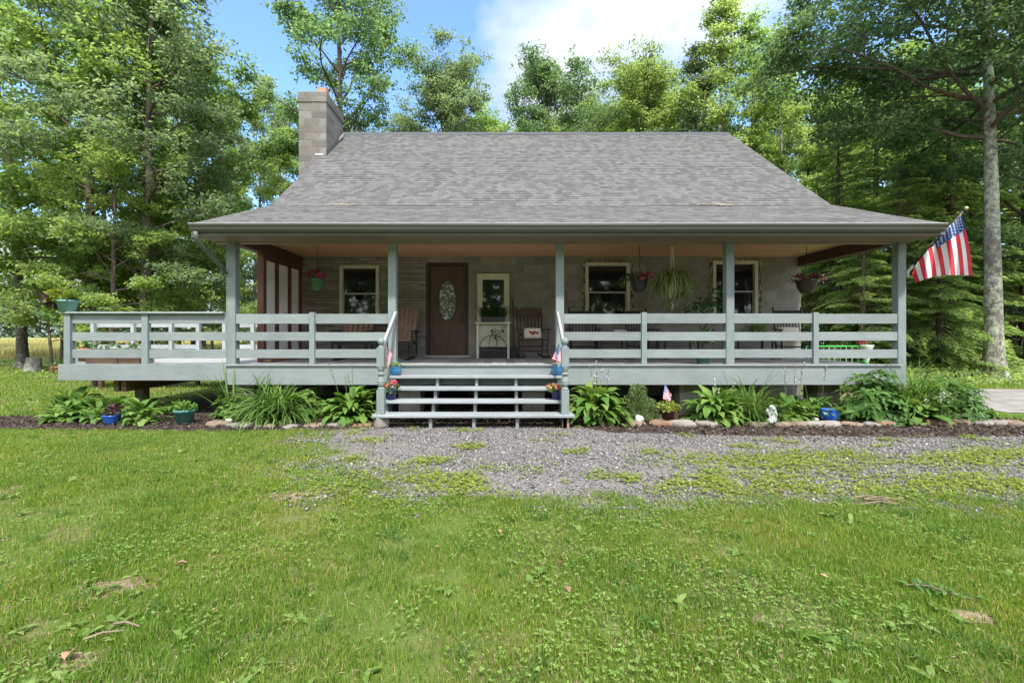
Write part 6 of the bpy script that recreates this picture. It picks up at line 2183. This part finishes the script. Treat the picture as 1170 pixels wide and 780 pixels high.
rs = rs_(600)
V, Q, T3, cnt = [], [], [], 0
for (n, y0, y1, pw, hs, ww, mg) in ((330000, 1.75, 4.6, 1.0, (.020, .058), (.0028, .0050), 1.06), (330000, 3.8, 7.6, 1.0, (.022, .056), (.004, .0075), 1.06), (110000, 7.2, 20, 1.1, (.04, .09), (.012, .022), 1.06), (150000, 1.2, 7.6, 1.0, (.022, .056), (.006, .010), 0)):
    x, y, wg = scatter(n, y0, y1, rs, pw, mg or 1.06)
    if not mg:          # the lawn goes on past both sides of the view
        x = rs.uniform(-12, 13, n); y = rs.uniform(.6, 7.4, n); wg = np.ones(n)
        out_ = (x < -CX / F * y * 1.06 - .3) | (x > (1170 - CX) / F * y * 1.06 + .3)
        x, y, wg = x[out_], y[out_], wg[out_]; n = len(x)
    u = rs.uniform(0, 1, n)
    keep = (u < (1 - gravel_w(x, y)) ** 1.3 * (1 - bare_w(x, y)) * patch_thin(x, y) * np.clip(.35 + wg, 0, 1)) & ~in_poly(x, y, MULCH_POLY)
    if y0 > 7:
        keep &= ~((x > DXL - .1) & (x < 8.6) & (y < 18.5) & (y > 8)) & ~((x > 9) & (y > 7.9) & (y < 11.9)) & ~((x > 6) & (y > 13.2))
    x, y = x[keep], y[keep]
    tall = .72 + .7 * (fbm(x * 1.4, y * 1.4, 33, 3) - .3) + 1.3 * (fbm(x * 7, y * 7, 35, 3) - .45)
    tall = np.clip(tall, .3, 1.7)
    h = rs.uniform(hs[0], hs[1], len(x)) * tall
    w = rs.uniform(ww[0], ww[1], len(x))
    v_, q_, t_ = blades(x, y, h, w, rs)
    V.append(v_); Q.append(q_ + cnt); T3.append(t_ + cnt); cnt += len(v_)
o = link('lawn_grass', np_mesh('lawn_grass', np.concatenate(V), [np.concatenate(Q), np.concatenate(T3)], True), GRASSMAT)
props(o, 'mown patchy lawn grass in front of the house', 'grass', None, 'stuff')

x, y, wg = scatter(52000, 1.75, 7.3, rs, 1.0)
th = .12 + .9 * sstep(.48, .68, fbm(x * .8 + 1, y * .8, 36, 4)) + .5 * sstep(0, -3, x)
keep = (rs.uniform(0, 1, len(x)) < th * (1 - .8 * gravel_w(x, y)) * np.clip(.35 + wg, 0, 1)) & ~in_poly(x, y, MULCH_POLY)
x, y = x[keep], y[keep]
a = rs.uniform(0, 6.28, len(x))
v_, f_ = leaf_quads(np.stack([x, y, rs.uniform(.006, .03, len(x))], 1), np.stack([np.cos(a), np.sin(a), rs.normal(0, .25, len(x))], 1), rs.normal(0, .4, (len(x), 3)) + np.array([0, 0, 1]), rs.uniform(.015, .045, len(x)), .05, .02)
o = link('lawn_thatch', np_mesh('lawn_thatch', v_, [f_], False), THATCH)
props(o, 'dead straw-coloured thatch lying through the lawn', 'grass', None, 'stuff')
cx_, cy_, wg = scatter(190, 1.8, 6.6, rs, .95)
keep = (gravel_w(cx_, cy_) < .5) & ~in_poly(cx_, cy_, MULCH_POLY)
cx_, cy_ = cx_[keep], cy_[keep]
k = np.repeat(np.arange(len(cx_)), 46)
x, y = cx_[k] + rs.normal(0, .035, len(k)), cy_[k] + rs.normal(0, .03, len(k))
v_, q_, t_ = blades(x, y, rs.uniform(.030, .075, len(k)), rs.uniform(.004, .007, len(k)), rs, .9)
o = link('coarse_grass', np_mesh('coarse_grass', v_, [q_, t_], True), COARSE)
props(o, 'coarse dark tufts of grass standing above the mown lawn', 'grass', None, 'stuff')

# clover and broad weeds in the lawn
def discs(x, y, z, s, rs, tilt=.45, lobes=3):
    n = len(x); V, Qs, c = [], [], 0
    a0 = rs.uniform(0, 6.28, n)
    for k in range(lobes):
        a = a0 + 2 * np.pi * k / lobes + rs.normal(0, .15, n)
        P = np.stack([x, y, z], 1)
        D = np.stack([np.cos(a), np.sin(a), rs.normal(.05, tilt * .5, n)], 1)
        N = np.stack([rs.normal(0, tilt * .5, n), rs.normal(0, tilt * .5, n), np.ones(n)], 1)
        v_, f_ = leaf_quads(P, D, N, s, .42, .05)
        V.append(v_); Qs.append(f_ + c); c += len(v_)
    return np.concatenate(V), np.concatenate(Qs)


x, y, wg = scatter(60000, 1.75, 7.2, rs, 1.0)
cl = sstep(.50, .66, fbm(x * 1.3 + 7, y * 1.3, 61, 4)) * .85 + .04
keep = (rs.uniform(0, 1, len(x)) < cl * (1 - gravel_w(x, y)) * (1 - bare_w(x, y)) * np.clip(.3 + wg, 0, 1) * .75) & ~in_poly(x, y, MULCH_POLY)
x, y = x[keep], y[keep]
z = rs.uniform(.018, .05, len(x))
v_, f_ = discs(x, y, z, rs.uniform(.008, .016, len(x)), rs)
o = link('lawn_clover', np_mesh('lawn_clover', v_, [f_], False), CLOVERMAT)
props(o, 'clover and small broad weeds mixed through the lawn', 'clover', None, 'stuff')
# plantain rosettes
x, y, wg = scatter(330, 1.8, 6.0, rs, .9)
keep = (gravel_w(x, y) < .35) & (rs.uniform(0, 1, len(x)) < np.clip(.25 + .9 * sstep(.42, .6, fbm(x + 4, y, 71, 3)), 0, 1)) & ~in_poly(x, y, MULCH_POLY)
parts = []
for xx_, yy_ in zip(x[keep], y[keep]):
    k = rs.uniform(.04, .08)
    v_, f_ = strap_leaves(rs, rs.randint(4, 8), k, k * .42, (8, 45), .8, .01, 'lance', 6)
    parts.append((v_ + np.array([xx_, yy_, .012]), f_))
o = foliage('lawn_weed', parts, CLOVERMAT, None)
props(o, 'broad flat weed rosettes growing in the lawn', 'weeds', None, 'stuff')

# weeds in the gravel
x, y, wg = scatter(90000, 3.7, 7.0, rs, 1.0, xl=-2.6)
keep = (rs.uniform(0, 1, len(x)) < median_w(x, y) * gravel_w(x, y) * 1.0) & ~in_poly(x, y, MULCH_POLY)
x, y = x[keep], y[keep]
v_, f_ = discs(x, y, rs.uniform(.008, .045, len(x)), rs.uniform(.014, .032, len(x)), rs, .6, 3)
o = link('gravel_weeds', np_mesh('gravel_weeds', v_, [f_], False), WEEDMAT)
props(o, 'yellow-green weeds along the middle strip of the gravel drive', 'weeds', None, 'stuff')


def pebbles(x, y, z, s, rs, flat=.6):
    n = len(x)
    base = np.array([(1, 0, 0), (-.9, .1, 0), (0, 1, 0), (.1, -1, 0), (0, 0, 1), (0, 0, -1)], float)
    V = base[None] * rs.uniform(.6, 1.25, (n, 6, 1)) + rs.normal(0, .12, (n, 6, 3))
    V[:, :, 2] *= flat
    a = rs.uniform(0, 6.28, n); ca, sa = np.cos(a)[:, None], np.sin(a)[:, None]
    X = V[:, :, 0] * ca - V[:, :, 1] * sa; Yv = V[:, :, 0] * sa + V[:, :, 1] * ca
    V = np.stack([X, Yv, V[:, :, 2]], -1) * s[:, None, None] + np.stack([x, y, z], 1)[:, None]
    f = np.array([(0, 2, 4), (2, 1, 4), (1, 3, 4), (3, 0, 4), (2, 0, 5), (1, 2, 5), (3, 1, 5), (0, 3, 5)])
    return V.reshape(-1, 3), (np.arange(n)[:, None, None] * 6 + f[None]).reshape(-1, 3)


x, y, wg = scatter(130000, 3.5, 7.4, rs, 1.0, xl=-3.2)
xo, yo = rs.uniform(4, 16, 40000), rs.uniform(3.8, 7.0, 40000)
ko = xo > (1170 - CX) / F * yo * 1.06 + .3
x, y, wg = np.concatenate([x, xo[ko]]), np.concatenate([y, yo[ko]]), np.concatenate([wg, np.ones(ko.sum())])
g = gravel_w(x, y)
lane = fbm(x * .5, y * 2.2, 83, 3)
keep = (rs.uniform(0, 1, len(x)) < g * (.35 + .75 * sstep(.36, .6, lane)) * np.clip(.4 + wg, 0, 1)) & ~(in_poly(x, y, MULCH_POLY) & (rs.uniform(0, 1, len(x)) > .10))
x, y = x[keep], y[keep]
s = rs.lognormal(-4.8, .45, len(x)).clip(.004, .028)
v_, f_ = pebbles(x, y, s * .25 + .006, s, rs)
GRAVELMAT = mat_island('gravel_stone', [(0, (.062, .056, .050)), (.4, (.142, .132, .121)), (.8, (.23, .217, .199)), (1, (.36, .342, .312))], .9, .4, 90)
o = link('gravel_stones', np_mesh('gravel_stones', v_, [f_], False), GRAVELMAT)
props(o, 'loose grey gravel stones of the drive', 'gravel', None, 'stuff')

# mulch chips
n = 42000
x = rs.uniform(-9.7, 9.0, n); y = rs.uniform(6.2, 9.0, n)
keep = in_poly(x, y, MULCH_POLY) & (rs.uniform(0, 1, n) < np.where(y > 7.9, .35, 1)) & ~((x > -1.95) & (x < 1.1) & (y < 7.0))
edge = rs.uniform(0, 1, n) < .0
x, y = x[keep] + rs.normal(0, .06, keep.sum()), y[keep] + rs.normal(0, .05, keep.sum())
P = np.stack([x, y, rs.uniform(.012, .045, len(x))], 1)
D = rs.normal(0, 1, (len(x), 3)) * np.array([1, 1, .25])
v_, f_ = leaf_quads(P, D, rs.normal(0, .4, (len(x), 3)) + np.array([0, 0, 1]), rs.uniform(.02, .075, len(x)), .22, .05)
CHIPMAT = mat_island('bark_chip', [(0, (.020, .014, .011)), (.5, (.050, .034, .025)), (.9, (.105, .075, .056)), (1, (.22, .17, .13))], .95, .2, 60)
o = link('mulch_chips', np_mesh('mulch_chips', v_, [f_], False), CHIPMAT)
props(o, 'dark bark mulch chips of the planting bed', 'mulch', None, 'stuff')

# tall grass of the hayfield
n = 60000
y = 26 + 60 * rs.uniform(0, 1, n) ** 1.6; x = rs.uniform(-CX / F * 1.15, -.05, n) * y - 1
keep = (x < -9 - (y - 32) * -.1) | (y > 60)
x, y = x[keep], y[keep]
v_, q_, t_ = blades(x, y, rs.uniform(.35, .75, len(x)), rs.uniform(.02, .045, len(x)) * y / 30, rs, .4)
o = link('hay_grass', np_mesh('hay_grass', v_, [q_, t_], True), HAYMAT)
props(o, 'tall golden hayfield grass beyond the trees', 'hay', None, 'stuff')

# low undergrowth along the wood edge past the driveway
n = 16000
x = rs.uniform(8.0, 34, n); y = 12.6 + rs.uniform(0, 4, n) ** 1.2
keep = (y > 12.4 + .3 * np.sin(x)) & (x > 8.2)
x, y = x[keep], y[keep]
hh = .08 + .5 * fbm(x * .8, y * .8, 91, 3) * sstep(12.4, 15, y)
P = np.stack([x, y, hh * rs.uniform(.1, 1, len(x))], 1)
v_, f_ = leaf_quads(P, rs.normal(0, 1, (len(x), 3)), rs.normal(0, .4, (len(x), 3)) + np.array([0, 0, 1]), rs.uniform(.06, .14, len(x)), .36)
o = link('undergrowth', np_mesh('undergrowth', v_, [f_], False), LIMELEAF)
props(o, 'low leafy undergrowth at the edge of the wood past the driveway', 'undergrowth', None, 'stuff')
n = 5000
x = rs.uniform(-26, -7, n); y = 14 + rs.uniform(0, 14, n)
v_, f_ = leaf_quads(np.stack([x, y, rs.uniform(.02, .35, n) * sstep(.45, .7, fbm(x * .5, y * .5, 95, 3))], 1), rs.normal(0, 1, (n, 3)), rs.normal(0, .4, (n, 3)) + np.array([0, 0, 1]), rs.uniform(.06, .14, n), .36)
o = link('wood_edge_weeds', np_mesh('wood_edge_weeds', v_, [f_], False), LIMELEAF)
props(o, 'scattered low weeds under the trees beyond the open deck', 'weeds', None, 'stuff')

# fallen leaves, each one a thing
FALL = [(207, 651, .055, 'largest curled tan leaf on the near lawn', 1), (80, 757, .07, 'orange-brown leaf on the bare patch nearest the lower corner', 1), (648, 680, .05, 'red-brown leaf at the middle of the near lawn', 1), (640, 647, .035, 'small dark red leaf above the red-brown one', 0),
        (943, 664, .04, 'curled brown leaf on the lawn above the round bare patch', 1), (1066, 577, .04, 'pale leaf on the lawn by the gravel edge', 1), (895, 512, .07, 'tan leaf lying on the upper gravel track', 1), (1052, 501, .05, 'orange leaf at the mulch edge near the long slab', 1), (570, 612, .04, 'pale tan leaf on the lawn below the gravel', 1),
        (890, 565, .05, 'dark brown leaf in the weeds below the gravel tracks', 0), (1030, 572, .035, 'small pinkish leaf next to the twig pile', 1), (1054, 629, .03, 'small tan leaf in the lawn near the picture edge', 1), (500, 630, .03, 'tiny orange leaf in the middle lawn', 1), (245, 705, .03, 'small orange leaf on the lawn below the largest curled one', 1)]
for k, (px, py, s, lab, c) in enumerate(FALL):
    s *= .55
    Y = F * CZ / (py - CY)
    r_ = rs_(700 + k)
    nu = 9
    Vv, Qv = [], []
    for i in range(nu):
        t = i / (nu - 1)
        wv = s * .75 * math.sin(math.pi * min(.97, .06 + t * .9)) * (1 if i % 2 else .62)
        zc_ = .03 + .35 * s * math.sin(math.pi * t)
        for q in (-1, 0, 1):
            Vv.append(((t - .5) * 2 * s, q * wv, zc_ + abs(q) * s * (.25 + .2 * math.sin(3 * t + k))))
    for i in range(nu - 1):
        for q in range(2):
            a = i * 3 + q; Qv.append((a, a + 1, a + 4, a + 3))
    o = link('fallen_leaf', np_mesh('fallen_leaf', Vv, [np.array(Qv)], True), DRYLEAF if c else TERRA, None, (WX(px, Y), Y, .0))
    o.rotation_euler = (r_.uniform(-.2, .2), r_.uniform(-.2, .2), r_.uniform(0, 6.28))
    props(o, lab, 'leaf', 'dry fallen leaves on the ground')
# twigs
for px, py, n, l, lab in ((1018, 577, 5, .13, 'pile of pale broken twigs at the lower edge of the gravel'), (145, 722, 2, .08, 'bare forked twig on the lawn near the lower corner')):
    Y = F * CZ / (py - CY); r_ = rs_(int(px))
    mb = MB(); x0 = WX(px, Y)
    for i in range(n):
        a = r_.uniform(-.9, .9); cx_, cy_ = x0 + r_.normal(0, .07), Y + r_.normal(0, .05)
        mb.tube([(cx_ - l * math.cos(a), cy_ - l * math.sin(a) * .5, .035), (cx_, cy_, .055), (cx_ + l * math.cos(a), cy_ + l * .5 * math.sin(a) + r_.normal(0, .02), .04)], [.006, .005, .003], 6)
    o = mb.build('twig', DRYTWIG, None, loc=(x0, Y, 0)); props(o, lab, 'twig')
# fallen leafy branch on the near lawn
Y = F * CZ / (685 - CY); x0 = WX(1085, Y)
o = thing('fallen_branch', 'fallen dark green leafy sprig on the lawn near the bare patch', 'branch', (x0, Y, 0))
m = MB(); m.tube([(x0 - .14, Y + .10, .03), (x0 - .06, Y + .06, .045), (x0, Y, .04), (x0 + .10, Y - .05, .03)], [.003, .003, .003, .002], 6); m.build('stem', DRYTWIG, o)
parts = []
for k in range(12):
    t = k / 11
    v_, f_ = strap_leaves(rs_(900 + k), 2, .06, .022, (0, 35), .7, .01, 'lance', 6)
    parts.append((v_ + np.array([-.14 + .24 * t, .10 - .15 * t, .035]), f_))
foliage('foliage', parts, SHRUBMAT, o)
